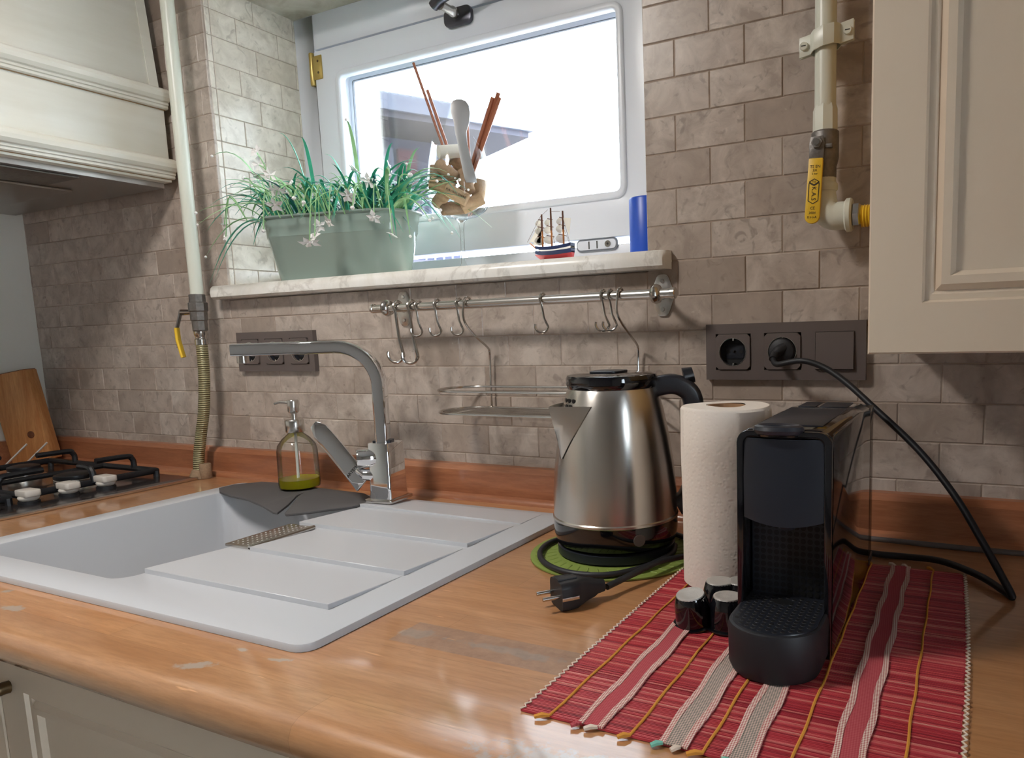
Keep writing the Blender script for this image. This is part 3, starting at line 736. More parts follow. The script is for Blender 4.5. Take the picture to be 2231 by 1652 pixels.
MB().prism(rrect(-.0155, .0155, -.0125, .0125, .004), .1135, .1165).xf(Matrix.Translation((S0.x, S0.y, 0)) @ Matrix.Rotation(RD(27), 4, 'Z')).build('spout_collar', M['black_satin'], fc)
# barrel at the front left and the paddle
MB().tube([(.500, -.128, .088), (.478, -.150, .088)], [.0165, .0165], 24).build('front_barrel', M['chrome'], body, bevel=.002)
A, B = V((.474, -.150, .032)), V((.394, -.162, .134)); wv = V((.009, .0055, .0115)); tn = (B-A).cross(wv).normalized()*.0028
def padring(c, w): return [c-w-tn, c+w-tn, c+w+tn, c-w+tn]
rs = []
for i in range(9):
    t_ = i/8; k = 1.0 if t_ < .85 else (1-((t_-.85)/.15)**2*.55); bend = V((-.004, -.006, .0))*(t_*t_)
    rs.append(padring(A.lerp(B, t_)+wv+bend, wv*k))
pad = MB().rings(rs).build('paddle', M['chrome'], fc, bevel=.0012)
MB().tube([(.498, -.130, .058), (.486, -.142, .060), (.470, -.140, .066)], [.011, .010, .008], 14).build('lever_neck', M['chrome'], fc)
ctr = A.lerp(B, .22)+wv*1.05-tn*1.15*(1 if tn.dot(CAMP-V((.43,-.15,1.0))) < 0 else -1)
text('maker_mark', 'ARTEMA', .0075, M['ink'], basis(ctr+ (tn*.15 if tn.dot(CAMP-V((.43,-.15,1.0)))>0 else -tn*.15), wv, (B-A)), pad)

# ================================================================ soap dispenser
sx, sy = .276, -.098; z0 = ST+.005
sd_ = thing('soap_dispenser', 'clear glass soap dispenser with steel pump standing on the grey mat', 'soap dispenser', (sx, sy, z0))
MB().lathe([(.030, z0), (.0355, z0+.003), (.0365, z0+.010), (.0355, z0+.070), (.033, z0+.082), (.024, z0+.094), (.0135, z0+.103), (.0125, z0+.112)], (sx, sy, 0), 36, cap=False).build('bottle', M['glass'], sd_)
MB().lathe([(.029, z0+.0015), (.0345, z0+.004), (.0352, z0+.010), (.0350, z0+.019), (.001, z0+.019)], (sx, sy, 0), 36).build('soap', M['soap'], sd_)
MB().tube([(sx-.003, sy, z0+.004), (sx, sy, z0+.11)], .0028, 10).build('dip_tube', M['tube_plastic'], sd_)
cp = MB().lathe([(.0150, .118), (.0165, .120), (.0165, .140), (.0150, .142)], (sx, sy, 0), 28).build('collar', M['steel'], sd_)
MB().lathe([(.0062, .142), (.0055, .145), (.0055, .153), (.0088, .155), (.0102, .158), (.0102, .176), (.0092, .178)], (sx, sy, 0), 24).build('pump', M['steel'], cp)
MB().tube([(sx-.008, sy-.004, .1735), (sx-.022, sy-.011, .1745), (sx-.031, sy-.015, .172)], [.0028, .0026, .0024], 10).build('nozzle', M['steel'], cp)

# ================================================================ corks beside the hose
single(MB().lathe([(.0105, .0005), (.0115, .002), (.0118, .030), (.0108, .0318), (.0005, .032)], (-.062, -.052, 0), 18).build('cork', M['cork_d']), 'upright cork standing by the upstand next to the braided hose', 'cork')
# ================================================================ left gas pipe
pl = thing('gas_pipe', 'cream painted gas pipe with yellow lever valve and braided hose left of the window', 'pipe', (-.04, -.05, 0))
PX, PY = -.034, -.05
MB().tube([(PX, PY, 1.648), (PX, PY, .9), (PX+.0, PY, .60), (PX, PY, .385)], .0125, 20).build('pipe', M['pipe'], pl)
vb = MB().lathe([(.0125, .386), (.0155, .385), (.0155, .370), (.0185, .368), (.0185, .352), (.0165, .350), (.0165, .333), (.0145, .331), (.0145, .312), (.0125, .310)], (PX-.001, PY, 0), 8).build('valve_body', M['galv'], pl)
MB().tube([(PX-.012, PY-.006, .350), (PX-.036, PY-.014, .350)], [.0055, .0065], 10).build('stem', M['nickel'], vb)
MB().sweep([(PX-.036, PY-.014, .354), (PX-.040, PY-.018, .334), (PX-.046, PY-.020, .318)], rrect(-.006, .006, -.0015, .0015, .001, 2), (.5, -.86, 0)).build('lever', M['galv'], vb)
lv = MB().sweep([(PX-.046, PY-.020, .319), (PX-.044, PY-.021, .295), (PX-.034, PY-.022, .266), (PX-.031, PY-.022, .258)], rrect(-.0075, .0075, -.003, .003, .0025, 3), (.5, -.86, 0)).build('grip', M['yellow'], vb)
text('maker_mark', 'K.A.S', .010, M['ink'], basis((PX-.0425+.0026, PY-.0215-.0045, .288), (.08, -.03, -.30), (.86, .5, 0)), lv)
MB().lathe([(.0125, .310), (.0125, .303), (.0105, .300), (.0105, .296), (.0125, .294), (.0125, .283)], (PX-.001, PY, 0), 20).build('ferrule', M['nickel'], pl)
hp = spline([(PX-.001, PY, .284), (PX-.004, PY, .22), (PX-.014, PY-.001, .15), (PX-.032, PY-.002, .09), (PX-.043, PY-.004, .045), (PX-.045, PY-.006, .012)], 8)
MB().tube(hp, .0110, 18).build('braided_hose', M['braid'], pl)
MB().lathe([(.019, .0008), (.0185, .006), (.014, .016), (.011, .020)], (PX-.046, PY-.006, 0), 18).build('sealing_collar', M['cork_d'], pl)

# ================================================================ right gas pipe
pr = thing('gas_pipe', 'cream painted gas pipe with clamp, elbow and yellow valve lever right of the window', 'pipe', (1.215, -.04, .42))
QX, QY = 1.2145, -.040
MB().tube([(QX, QY, 1.648), (QX, QY, .53)], .0132, 24).build('pipe', M['pipe'], pr)
MB().lathe([(.0132, .562), (.0152, .556), (.0155, .528)], (QX, QY, 0), 8, cap=False).build('socket_nut', M['pipe'], pr)
# clamp: two half shells with ears
cl = MB()
for sgn in (-1, 1):
    pts = [(QX-.031, QY-.001+sgn*.0012), (QX-.017, QY-.001+sgn*.0012)]
pth = [(-.032, -.004), (-.018, -.004), (-.0165, -.008), (-.0125, -.0145), (0, -.0185), (.0125, -.0145), (.0165, -.008), (.018, -.004), (.034, -.004)]
z0, z1 = .628, .652
def clampring(tilt):
    rs = []
    for x, y in pth:
        dz = tilt*x
        rs.append([(QX+x, QY+y, z0+dz), (QX+x, QY+y+.0028, z0+dz), (QX+x, QY+y+.0028, z1+dz), (QX+x, QY+y, z1+dz)])
    return rs
cmp_ = MB().rings(clampring(.17)).build('pipe_clamp', M['pipe'], pr, bevel=.0008)
MB().rings([[(x, 2*QY-y+.0, z) for x, y, z in r] for r in clampring(.17)]).build('clamp_back', M['pipe'], cmp_)
for x in (-.026, .027): MB().lathe([(.0048, QY-.0075), (.0052, QY-.006), (.0052, QY-.004)], (QX+x, 0, .640+.17*x), 14, 'y').build('screw', M['pipe'], cmp_); MB().box(QX+x-.0028, QX+x+.0028, QY-.008, QY-.0074, .640+.17*x-.0005, .640+.17*x+.0005).build('screw_slot', M['ink'], cmp_)
MB().box(QX-.005, QX+.005, QY+.012, .0, .633, .647).build('stand_off', M['galv'], cmp_)
# valve
vb = MB().lathe([(.0155, .530), (.0172, .528), (.0172, .496), (.0160, .490), (.0145, .486), (.0145, .472)], (QX, QY, 0), 16).build('valve_body', M['galv'], pr, bevel=.0006)
MB().lathe([(.0068, QY-.0245), (.0072, QY-.020), (.0072, QY-.012)], (QX-.006, 0, .513), 6, 'y').build('stem_nut', M['galv'], vb)
MB().lathe([(.0040, QY-.0265), (.0040, QY-.024)], (QX-.006, 0, .513), 12, 'y').build('stem', M['nickel'], vb)
MB().prism([(QX-.014, .521), (QX+.001, .521), (QX+.003, .512), (QX+.002, .494), (QX-.016, .494), (QX-.016, .512)], QY-.0205, QY-.0185, 'xz').build('lever', M['galv'], vb, bevel=.0006)
MB().box(QX+.003, QX+.012, QY-.0185, QY-.0140, .506, .511).build('stop_lug', M['galv'], vb, bevel=.0006)
# yellow grip with the printed marks
gx, gz = QX-.0068, .493; GY = QY-.0245
tilt = Matrix.Translation((gx, 0, gz)) @ Matrix.Rotation(RD(-3.6), 4, 'Y').inverted() @ Matrix.Translation((-gx, 0, -gz))
gp = [(gx-.0088, gz+.001), (gx+.0088, gz+.001), (gx+.0094, gz-.070)]+[(gx+.0094*cos(RD(a)), gz-.070-.0088*sin(RD(a))) for a in range(20, 180, 20)]+[(gx-.0094, gz-.070)]
grip = MB().prism(gp, GY, GY+.0055, 'xz').xf(tilt).build('grip', M['yellow'], vb, bevel=.0012)
ty = GY-.0003
def gtext(s, size, dx, dz, rot=0):
    Mt = tilt @ Matrix.Translation((gx+dx, ty, gz+dz)) @ Matrix.Rotation(RD(90), 4, 'X') @ Matrix.Rotation(rot, 4, 'Z')
    text('marking', s, size, M['ink'], Mt, grip)
gtext('TS EN', .0050, 0, -.0095); gtext('331', .0040, 0, -.0140); gtext('5 bar', .0034, 0, -.0180)
gtext('K.A.S', .0078, .0002, -.0420, -pi/2); gtext('CE', .0050, 0, -.0600); gtext('2004', .0044, 0, -.0658); gtext('K\u2194A', .0044, 0, -.0712)
def gline(pts, w=.00045, closed=False):
    mb = MB(); P = pts+[pts[0]] if closed else pts
    for a, b in zip(P, P[1:]):
        a, b = V((a[0], 0, a[1])), V((b[0], 0, b[1])); d = (b-a).normalized(); nn = V((-d.z, 0, d.x))*w
        mb.add([(gx+q.x, ty, gz+q.z) for q in (a-nn, b-nn, b+nn, a+nn)], [(0,1,2,3)])
    mb.xf(tilt).build('emblem', M['ink'], grip, smooth=0, fix=False)
gline([(-.0062, -.0278), (0, -.0242), (.0062, -.0278), (0, -.0314)], closed=True)
gline([(-.0062, -.0290), (-.0062, -.0508), (0, -.0545), (.0062, -.0508), (.0062, -.0290), (0, -.0326)], closed=True)
gtext('TSE', .0034, 0, -.0278)
# elbow
el = [(QX, QY, .474), (QX, QY, .455), (QX, QY, .440)]+[(QX+.016*(1-cos(RD(a))), QY, .440-.016*sin(RD(a))) for a in range(15, 91, 15)]+[(QX+.026, QY, .424), (QX+.034, QY, .424)]
eo = MB().tube(el, [.0140, .0140, .0165]+[.0178]*6+[.0175, .0172], 24).build('elbow', M['pipe'], pr)
MB().lathe([(.0150, .466), (.0165, .464), (.0165, .458), (.0150, .456)], (QX, QY, 0), 24).build('elbow_lip', M['pipe'], eo)
MB().lathe([(.0185, QX+.026), (.0210, QX+.028), (.0210, QX+.033), (.0190, QX+.035)], (0, QY, .424), 24, 'x').build('elbow_mouth', M['pipe'], eo)
MB().lathe([(.0125, QX+.034), (.0155, QX+.036), (.0155, QX+.043), (.0125, QX+.046)], (0, QY, .423), 6, 'x').build('hex_nut', M['nickel'], pr)
pf = []
for i in range(26):
    x = QX+.046+i*.0017; pf.append((.0128 if i % 2 else .0142, x))
MB().lathe(pf, (0, QY, .421), 20, 'x').build('yellow_hose', M['yellow'], pr)

# ================================================================ socket plates
def socket_insert(cx, cz, y, par, filled=False):
    s = ring_plate(MB(), rrect(cx-.0255, cx+.0255, cz-.0255, cz+.0255, .0015, 4), [(cx+.0195*cos(a), cz+.0195*sin(a)) for a in [2*pi*j/20 for j in range(20)]][:20], y-.0025, y+.001) if False else None
    n = 32; sq = []
    for j in range(n):
        a = 2*pi*j/n+pi/n; k = .0252/max(abs(cos(a)), abs(sin(a))); sq.append((cx+k*cos(a), cz+k*sin(a)))
    ci = [(cx+.0197*cos(2*pi*j/n+pi/n), cz+.0197*sin(2*pi*j/n+pi/n)) for j in range(n)]
    ins = ring_plate(MB(), sq, ci, y-.0022, y+.003).build('socket_insert', M['plate'], par, bevel=.0004, seg=1)
    ring_plate(MB(), [(cx+.0200*cos(2*pi*j/n), cz+.0200*sin(2*pi*j/n)) for j in range(n)], [(cx+.0193*cos(2*pi*j/n), cz+.0193*sin(2*pi*j/n)) for j in range(n)], y-.0027, y-.0018).build('rim_ring', M['nickel'], ins)
    MB().lathe([(.0197, y+.003), (.0192, y+.011), (.001, y+.011)], (cx, 0, cz), 32, 'y', cap=False).build('well', M['black_satin'], ins)
    MB().prism(rrect(cx-.0135, cx+.0135, cz-.0105, cz+.0105, .004), y+.0085, y+.011, 'xz').build('socket_face', M['black_satin'], ins, bevel=.0004)
    for dx in (-.0095, .0095): MB().lathe([(.0028, y+.0080), (.0028, y+.0086)], (cx+dx, 0, cz), 12, 'y').build('pin_hole', M['hole'], ins)
    MB().lathe([(.0022, y+.0078), (.0018, y+.0074), (.0014, y+.0078)], (cx, 0, cz), 12, 'y').build('screw', M['nickel'], ins)
    for dz in (-.0175, .0175): MB().box(cx-.0012, cx+.0012, y+.0005, y+.010, cz+dz-.0016, cz+dz+.0016).build('earth_clip', M['nickel'], ins)
    return ins
def gang_plate(x0, z0, lab, third):
    x1, z1 = x0+.2215, z0+.080; cs = [x0+.0405+.0705*i for i in range(3)]; cz = (z0+z1)/2
    g = thing('socket_plate', lab, 'socket', ((x0+x1)/2, -.006, z0))
    # frame with three square openings built of bars
    mb = MB(); o = .0258; y0, y1 = -.0125, -.0026
    mb.box(x0, x1, y0, y1, z0, cz-o); mb.box(x0, x1, y0, y1, cz+o, z1)
    xs = [x0]+[v for c in cs for v in (c-o, c+o)]+[x1]
    for a, b in zip(xs[::2], xs[1::2]): mb.box(a, b, y0, y1, cz-o, cz+o)
    mb.build('cover_frame', M['plate'], g, smooth=0)
    MB().box(x0+.004, x1-.004, -.0035, .0012, z0+.004, z1-.004).build('back_box', M['hole'], g)
    for i, c in enumerate(cs):
        if i < 2 or third == 'socket': socket_insert(c, cz, -.0128, g)
        else:
            rk = MB().rings([[(c+a*.0252, y, cz+b*.0252) for a, b in ((-1,-1),(1,-1),(1,1),(-1,1))] for y in (-.0028, -.0135)]+[[(c+a*.0246, -.0150 if b > 0 else -.0175, cz+b*.0246) for a, b in ((-1,-1),(1,-1),(1,1),(-1,1))]]).build('rocker_switch', M['plate'], g, smooth=25)
    return g, cs, cz
g1, cs1, cz1 = gang_plate(1.0430, .2115, 'grey brown plate with two sockets and a switch beside the wall cabinet', 'switch')
g2, cs2, cz2 = gang_plate(.0225, .2250, 'grey brown triple socket plate on the wall behind the tap spout', 'socket')

# ================================================================ rail with hooks
RZ, RY = .337, -.060
rl = thing('utensil_rail', 'brushed steel utensil rail with oval end plates below the sill', 'rail', (.73, RY, RZ))
MB().tube([(.452, RY, RZ-.001), (1.010, RY, RZ)], .0072, 18).build('rod', M['steel'], rl)
for x0, x1 in ((.449, .455), (1.008, 1.016)): MB().lathe([(.0070, x0), (.0082, x0+.001), (.0082, x1-.001), (.0070, x1)], (0, RY, RZ), 18, 'x').build('end_cap', M['steel'], rl)
for x in (.484, .986):
    b = MB().lathe([(.0075, x-.008), (.0125, x-.005), (.0145, x), (.0125, x+.005), (.0075, x+.008)], (0, RY, RZ), 20, 'x').build('bracket_ring', M['nickel'], rl)
    xp = x-.012
    MB().tube([(x, RY+.010, RZ), (xp+.004, RY+.03, RZ), (xp, -.004, RZ)], [.0055, .005, .007], 12).build('bracket_arm', M['nickel'], b)
    op = [(xp+.0165*cos(a)*(1+.08*cos(4*a)), RZ+.033*sin(a)*(1-.06*cos(4*a))) for a in [2*pi*j/28 for j in range(28)]]
    MB().prism(op, -.0065, -.0022, 'xz').build('wall_plate', M['steel'], b, bevel=.0012)
    for dz in (-.021, .021): MB().lathe([(.0028, -.0085), (.0032, -.0065)], (xp, 0, RZ+dz), 10, 'y').build('screw', M['nickel'], b)
def s_hook(x, h, r, wire, lab, lean=0.0):
    R1 = .0072+wire+.0006; p = []
    zc = RZ
    # over the rod: from behind, over the top, down the front
    for a in range(-40, 181, 20): p.append((0, RY+R1*cos(RD(a)), zc+R1*sin(RD(a))))
    p = [(x, y, z) for _, y, z in p]
    zb = zc-h+r
    p += [(x+.003, RY-R1+.001, zc-.010), (x+.007+lean, RY-R1-.001, zc-h*.55), (x+.013+lean*1.5, RY-R1-.0005, zb)]
    cxx, cyy = x+.013+lean*1.5, RY-R1
    # the lower bend opens to the left front
    for a in range(20, 201, 20): p.append((cxx-r*.94*(1-cos(RD(a))), cyy-r*.34*(1-cos(RD(a))), zb-r*sin(RD(a))))
    o = MB().tube(spline(p, 2), wire, 8).build('s_hook', M['nickel'])
    return single(o, lab, 'hook', 'hooks hanging on the rail')
s_hook(.507, .093, .0140, .0026, 'large steel S-hook at the left end of the utensil rail', .002)
s_hook(.538, .095, .0140, .0026, 'large steel S-hook, second hook from the left on the rail', .002)
s_hook(.553, .050, .0100, .0018, 'small steel S-hook crowded against the second large hook')
s_hook(.593, .050, .0100, .0018, 'small steel S-hook hanging free between the large hooks and the rack')
s_hook(.638, .050, .0100, .0018, 'small steel S-hook just left of the left rack hanger')
s_hook(.798, .050, .0100, .0018, 'small steel S-hook hanging alone in the middle of the rail')
s_hook(.902, .050, .0100, .0018, 'small steel S-hook, left one of the pair near the right end')
s_hook(.914, .050, .0100, .0018, 'small steel S-hook, right one of the pair near the right end')

# wire rack hanging from the rail
rk = thing('wire_rack', 'chrome two-tier wire rack hanging from the rail behind the kettle', 'rack', (.79, -.06, .16))
for x in (.655, .930):
    R1 = .0105; p = [(x, RY+R1*cos(RD(a)), RZ+R1*sin(RD(a))) for a in range(-30, 181, 20)]
    p += [(x-.002, RY-R1, RZ-.02), (x+.001, RY-R1+.004, RZ-.035), (x+.006, RY+.012, RZ-.055), (x+.006, -.020, RZ-.072), (x+.004, -.012, RZ-.085), (x+.003, -.012, .2), (x+.003, -.012, .160)]
    MB().tube(spline(p, 3), .0019, 8).build('hanger', M['nickel'], rk)
def tier(z, wires, nm):
    xl, xr, yb, yf = .600, .985, -.012, -.108
    lp = [(x, y, z) for x, y in rrect(xl, xr, yf, yb, .045, 8)]
    t_ = MB().tube(lp, .0021, 8, closed=True).build(nm, M['nickel'], rk)
    for i in range(wires):
        y = yb-.008-(yb-yf-.016)*i/(wires-1); k = .030*abs((i/(wires-1))*2-1)**2.2
        MB().tube([(xl+.002+k, y, z), (xr-.002-k, y, z)], .0011, 6).build('wire', M['nickel'], t_)
tier(.1985, 0, 'guard_rail'); tier(.1625, 12, 'shelf')
MB().tube([(.652, -.012, .1625), (.652, -.108, .1625)], .0016, 6).build('cross_wire', M['nickel'], rk)
MB().tube([(.93, -.012, .1625), (.93, -.108, .1625)], .0016, 6).build('cross_wire', M['nickel'], rk)
# ================================================================ planter on the sill
SZ = .4018
px0, py0 = .272, .056
pt = thing('planter', 'sage green enamelled oval planter of artificial grass with white flowers on the sill', 'planter', (px0, py0, SZ))
def oval(L, Wd, z, n=10):
    L -= .030; ca, sa = cos(RD(13)), sin(RD(13))
    return [(px0+x*ca-y*sa, py0+x*sa+y*ca, z) for x, y in rrect(-L/2, L/2, -Wd/2, Wd/2, Wd/2-.0005, n)]
H = .117
MB().rings([oval(.300, .090, SZ), oval(.302, .092, SZ+.002), oval(.338, .116, SZ+H*.70), oval(.3405, .1185, SZ+H*.715), oval(.342, .118, SZ+H*.74), oval(.344, .1205, SZ+H*.86), oval(.346, .1225, SZ+H*.875), oval(.347, .122, SZ+H*.90), oval(.352, .126, SZ+H), oval(.362, .136, SZ+H+.002), oval(.362, .136, SZ+H+.005), oval(.352, .126, SZ+H+.005), oval(.346, .120, SZ+H-.01)], cap=True).build('trough', M['enamel'], pt)
MB().rings([oval(.345, .118, SZ+H-.012), oval(.345, .118, SZ+H-.006)]).build('plant_foam', M['soil'], pt)
PR = Matrix.Translation((px0, py0, 0)) @ Matrix.Rotation(RD(13), 4, 'Z') @ Matrix.Translation((-px0, -py0, 0))
rg = random.Random(5); ZT = SZ+H-.004
def blade(b, d, L, rise, droop, w, nm, mt, n=9):
    # a strap leaf: rises, arches outward and droops
    P = []
    for i in range(n+1):
        t_ = i/n; out = L*(t_**1.25); zz = rise*(1-(1-t_)**2)*1.0-droop*t_**2.6
        P.append(V((b[0]+d[0]*out, b[1]+d[1]*out, b[2]+zz)))
    for q in P:
        q.y = min(q.y, .205) if q.x > .0 else q.y
        if q.x < .006 and q.y > -.004: q.x = .006+abs(q.x)*.05
    side = V((-d[1], d[0], 0)); rs = []
    for i, q in enumerate(P):
        t_ = i/n; ww = w*(.75+.5*t_ if t_ < .5 else 1.0)*max(.06, 1-t_**3.5); tg = (P[min(i+1, n)]-P[max(i-1, 0)]).normalized(); nn = tg.cross(side).normalized()
        rs.append([q-side*ww, q+nn*ww*.45, q+side*ww, q-nn*ww*.15])
    return MB().rings(rs).build(nm, mt, pt, smooth=60), P
def flower(p, s, par, hang=1, pet=5):
    f = MB(); c = V(p)
    ax = V((rg.uniform(-.5,.5), rg.uniform(-.9,-.1), rg.uniform(-.9,.3))).normalized(); u = ax.orthogonal().normalized(); v_ = ax.cross(u)
    for k in range(pet):
        a = 2*pi*k/pet+rg.uniform(-.2,.2); d = u*cos(a)+v_*sin(a); e = ax.cross(d)
        L = s*1.45*rg.uniform(.85,1.1)
        f.add([c, c+d*L*.5+e*L*.3+ax*L*.12, c+d*L+ax*L*rg.uniform(-.1,.25), c+d*L*.5-e*L*.3+ax*L*.12, c+d*L*.5-ax*L*.02], [(0,1,4),(1,2,4),(2,3,4),(3,0,4)])
    f.lathe([(.0005, -s*.2), (s*.2, -s*.12), (s*.22, s*.05), (.0005, s*.16)], p, 8)
    return f.build('flower', M['petal'], par)
def bud(p, s, par): MB().lathe([(.0003, -s), (s*.8, -s*.5), (s, 0), (s*.7, s*.7), (.0003, s)], p, 8).build('bud', M['petal'], par)
FL = []
for i in range(235):
    x = px0+rg.uniform(-.140, .140); y = py0+rg.uniform(-.045, .045); b = tuple(PR @ V((x, y, ZT)))
    rel = (x-px0)/.155
    a = rg.gauss(0, 1); dx = rel*1.0+a*.55; dy = rg.uniform(-1, .55); d = V((dx, dy, 0)); d = d.normalized()
    L = rg.uniform(.06, .17)*(1.15 if abs(rel) > .6 else .85); rise = rg.uniform(.05, .115); droop = rg.uniform(.0, .12)
    if dy < -.4: L *= .55; rise *= .9; droop *= .5
    k = rg.random(); mt = M['leaf'] if k < .62 else (M['leaf_l'] if k < .85 else M['leaf_d'])
    o, P = blade(b, d, L, rise, droop, rg.uniform(.0026, .0042), 'leaf', mt)
    if rg.random() < .16: FL.append((P[-1], o))
# the longer leaves that arch out to the left over the sill, and to the right
for (bx, by, dx, dy, L, rise, droop) in ((.14,.03,-1,-.05,.125,.105,.02),(.15,.02,-1,-.15,.125,.085,.01),(.15,.01,-1,-.2,.12,.07,.02),(.13,.0,-.9,-.5,.13,.05,.03),(.135,.02,-.8,-.4,.11,.16,.03),(.12,.0,-1,-.5,.10,.015,.10),(.125,-.01,-.9,-.6,.105,.02,.085),(.13,-.01,-.8,-.6,.095,.0,.11),(.14,-.02,-.9,-.7,.105,.01,.13),
                                         (.42,.02,1,-.25,.145,.05,.06),(.42,.03,1,-.1,.15,.06,.05),(.43,.0,1,-.35,.13,.04,.07),(.41,.05,1,.1,.14,.08,.05),(.42,.04,1,0,.16,.05,.035),(.40,.01,1,-.2,.17,.06,.09),(.2,.06,-.2,-.3,.05,.17,.0),(.33,.05,.1,-.3,.04,.175,.0),(.22,.05,.1,-.2,.05,.15,.0),(.38,.05,.3,-.1,.05,.13,0),(.42,.06,.5,-.1,.06,.12,0),(.30,.06,-.3,-.1,.05,.13,0)):
    d = V((dx, dy, 0)).normalized(); o, P = blade(tuple(PR @ V((px0+(bx-px0)*.9, by, ZT))), d, L, rise, droop, .0040, 'leaf', M['leaf'] if rg.random() < .7 else M['leaf_l'])
    if rg.random() < .4: FL.append((P[-1], o))
for p, o in FL: bud(p, rg.uniform(.002, .0032), o)
# flower stems: drooping over the front rim and standing above
for (bx, by, tx, ty, tz, s, kind) in ((.19,.0,.160,-.035,.645,.0125,'f'),(.20,.0,.158,-.03,.622,.0120,'f'),(.17,.0,.163,-.04,.600,.011,'f'),(.21,.0,.205,-.045,.595,.012,'f'),(.23,.0,.215,-.05,.580,.011,'f'),(.24,.0,.220,-.055,.566,.013,'f'),(.25,.0,.242,-.06,.562,.014,'f'),
                                       (.22,-.02,.235,-.065,.535,.012,'f'),(.30,-.02,.310,-.060,.462,.015,'f'),(.31,-.02,.318,-.055,.470,.013,'f'),(.30,-.02,.322,-.045,.492,.010,'f'),(.33,-.02,.352,-.050,.495,.0095,'f'),(.20,-.03,.190,-.058,.492,.0035,'b'),
                                       (.36,.0,.385,-.035,.540,.012,'f'),(.37,.01,.395,-.03,.527,.011,'f'),(.39,.02,.43,-.02,.50,.011,'f'),(.40,.03,.452,.0,.47,.009,'f'),(.34,.05,.345,.03,.60,.013,'f'),(.36,.05,.375,.03,.575,.012,'f'),(.38,.05,.42,.04,.60,.010,'f'),(.15,.01,.10,-.02,.605,.004,'b'),(.26,-.02,.268,-.05,.545,.004,'b'),(.29,-.02,.292,-.05,.535,.004,'b'),(.38,-.01,.40,-.04,.516,.004,'b'),(.12,-.02,.07,-.05,.515,.006,'f'),(.12,-.02,.078,-.055,.49,.007,'f'),(.41,.03,.475,.03,.575,.005,'b')):
    A = PR @ V((bx, by, ZT)); C = V((tx, ty, tz)); mid = (A+C)/2+V((0, -.008, max(.03, .02+(ZT+.05-tz)*.55)))
    st = MB().tube(spline([A, mid, C], 6), .0011, 6).build('flower_stem', M['leaf_l'], pt)
    if kind == 'f': flower(C, s, st)
    else: bud(C, s, st)

# ================================================================ wine glass with corks and sticks
gx_, gy_ = .513, .122
wg = thing('wine_glass', 'large stemmed wine glass holding corks and sticks on the sill', 'glass', (gx_, gy_, SZ))
MB().lathe([(.034, SZ+.0006), (.034, SZ+.0016), (.020, SZ+.004), (.008, SZ+.010), (.0045, SZ+.022), (.0038, SZ+.05), (.0040, SZ+.085), (.006, SZ+.098), (.012, SZ+.103)], (gx_, gy_, 0), 28).build('stem', M['glass'], wg)
bp = [(.010, .1035), (.028, .108), (.042, .118), (.0505, .133), (.0535, .150), (.0525, .172), (.0485, .200), (.0435, .225), (.0405, .238)]
MB().lathe([(r*1.13, SZ+.1035+(h-.1035)*1.06) for r, h in bp], (gx_, gy_, 0), 40, cap=False).build('bowl', M['glass'], wg)
FR_, FD_ = V((.79, .61, 0)), V((.61, -.79, 0))      # across and towards the kitchen
def gl(s_, d_, z_): return V((gx_, gy_, SZ))+FR_*s_+FD_*d_+V((0, 0, z_))
def cork(c, d, mt, lab, L=.044, r=.0122):
    d = (FR_*d[0]+FD_*d[1]+V((0, 0, d[2]))).normalized(); c = gl(*c)
    mb = MB().lathe([(r*.92, -L/2), (r, -L/2+.0012), (r, L/2-.0012), (r*.92, L/2), (.0003, L/2)], (0,0,0), 18)
    Mr = d.to_track_quat('Z', 'Y').to_matrix().to_4x4(); Mr.translation = c
    return single(mb.xf(Mr).build('cork', mt), lab, 'cork', 'corks in the wine glass')
cork((-.014, .004, .226), (.95, -.25, .14), M['cork_w'], 'white cork lying topmost at the rim of the wine glass')
cork((-.022, .018, .188), (.62, .45, -.62), M['cork_d'], 'dark cork with a bright round end tilted in the upper left of the glass')
cork((-.042, -.004, .180), (.10, .1, 1), M['cork_d'], 'dark cork standing against the left side of the glass')
cork((-.032, .020, .160), (.92, .2, -.32), M['cork'], 'pale cork slanting low in the left of the glass')
ck = cork((-.006, .034, .142), (.88, .1, -.46), M['cork'], 'pale branded cork lying across the middle of the glass')
cd_ = (FR_*.88+FD_*.1+V((0, 0, -.46))).normalized(); cn = FD_-cd_*FD_.dot(cd_); cn.normalize()
text('brand_print', 'KAVAKLIDERE', .0062, M['ink'], basis(gl(-.006, .034, .142)+cn*.0126, cd_, cn.cross(cd_)), ck)
cork((-.036, .012, .138), (.25, .95, .1), M['cork'], 'cork end facing out at the lower left of the glass')
cork((.012, .022, .168), (.22, .35, -.9), M['cork_d'], 'dark cork pointing down behind the butter knife')
cork((.036, .010, .152), (.28, 0, .95), M['cork'], 'cork leaning against the right side of the glass')
cork((.006, -.018, .204), (.6, -.3, -.6), M['cork_d'], 'brown cork at the back of the glass under the white one')
cork((.010, -.022, .160), (.8, .2, .5), M['cork_d'], 'cork hidden deep at the back of the glass')
cork((.022, .020, .130), (.85, .1, .42), M['cork'], 'cork lying at the lower right of the glass')
cork((-.014, .010, .122), (.9, -.3, .1), M['cork_d'], 'dark cork lying at the very bottom of the glass')
def stick(b, tpt, r, lab, mt=None):
    b = V((gx_+b[0], gy_+b[1], SZ+b[2]))
    return single(MB().tube([b, V(tpt)], r, 8).build('stick', mt or M['stick']), lab, 'stick', 'sticks in the wine glass')
stick((-.010,.004,.170), (.416, .128, .806), 0.0026, 'longest thin brown stick leaning to the left in the wine glass')
stick((-.006,.012,.170), (.444, .130, .752), 0.0029, 'shorter brown stick leaning left beside the longest one')
stick((.004,.030,.160), (.512, .160, .716), 0.0021, 'thin orange stick half hidden behind the butter knife')
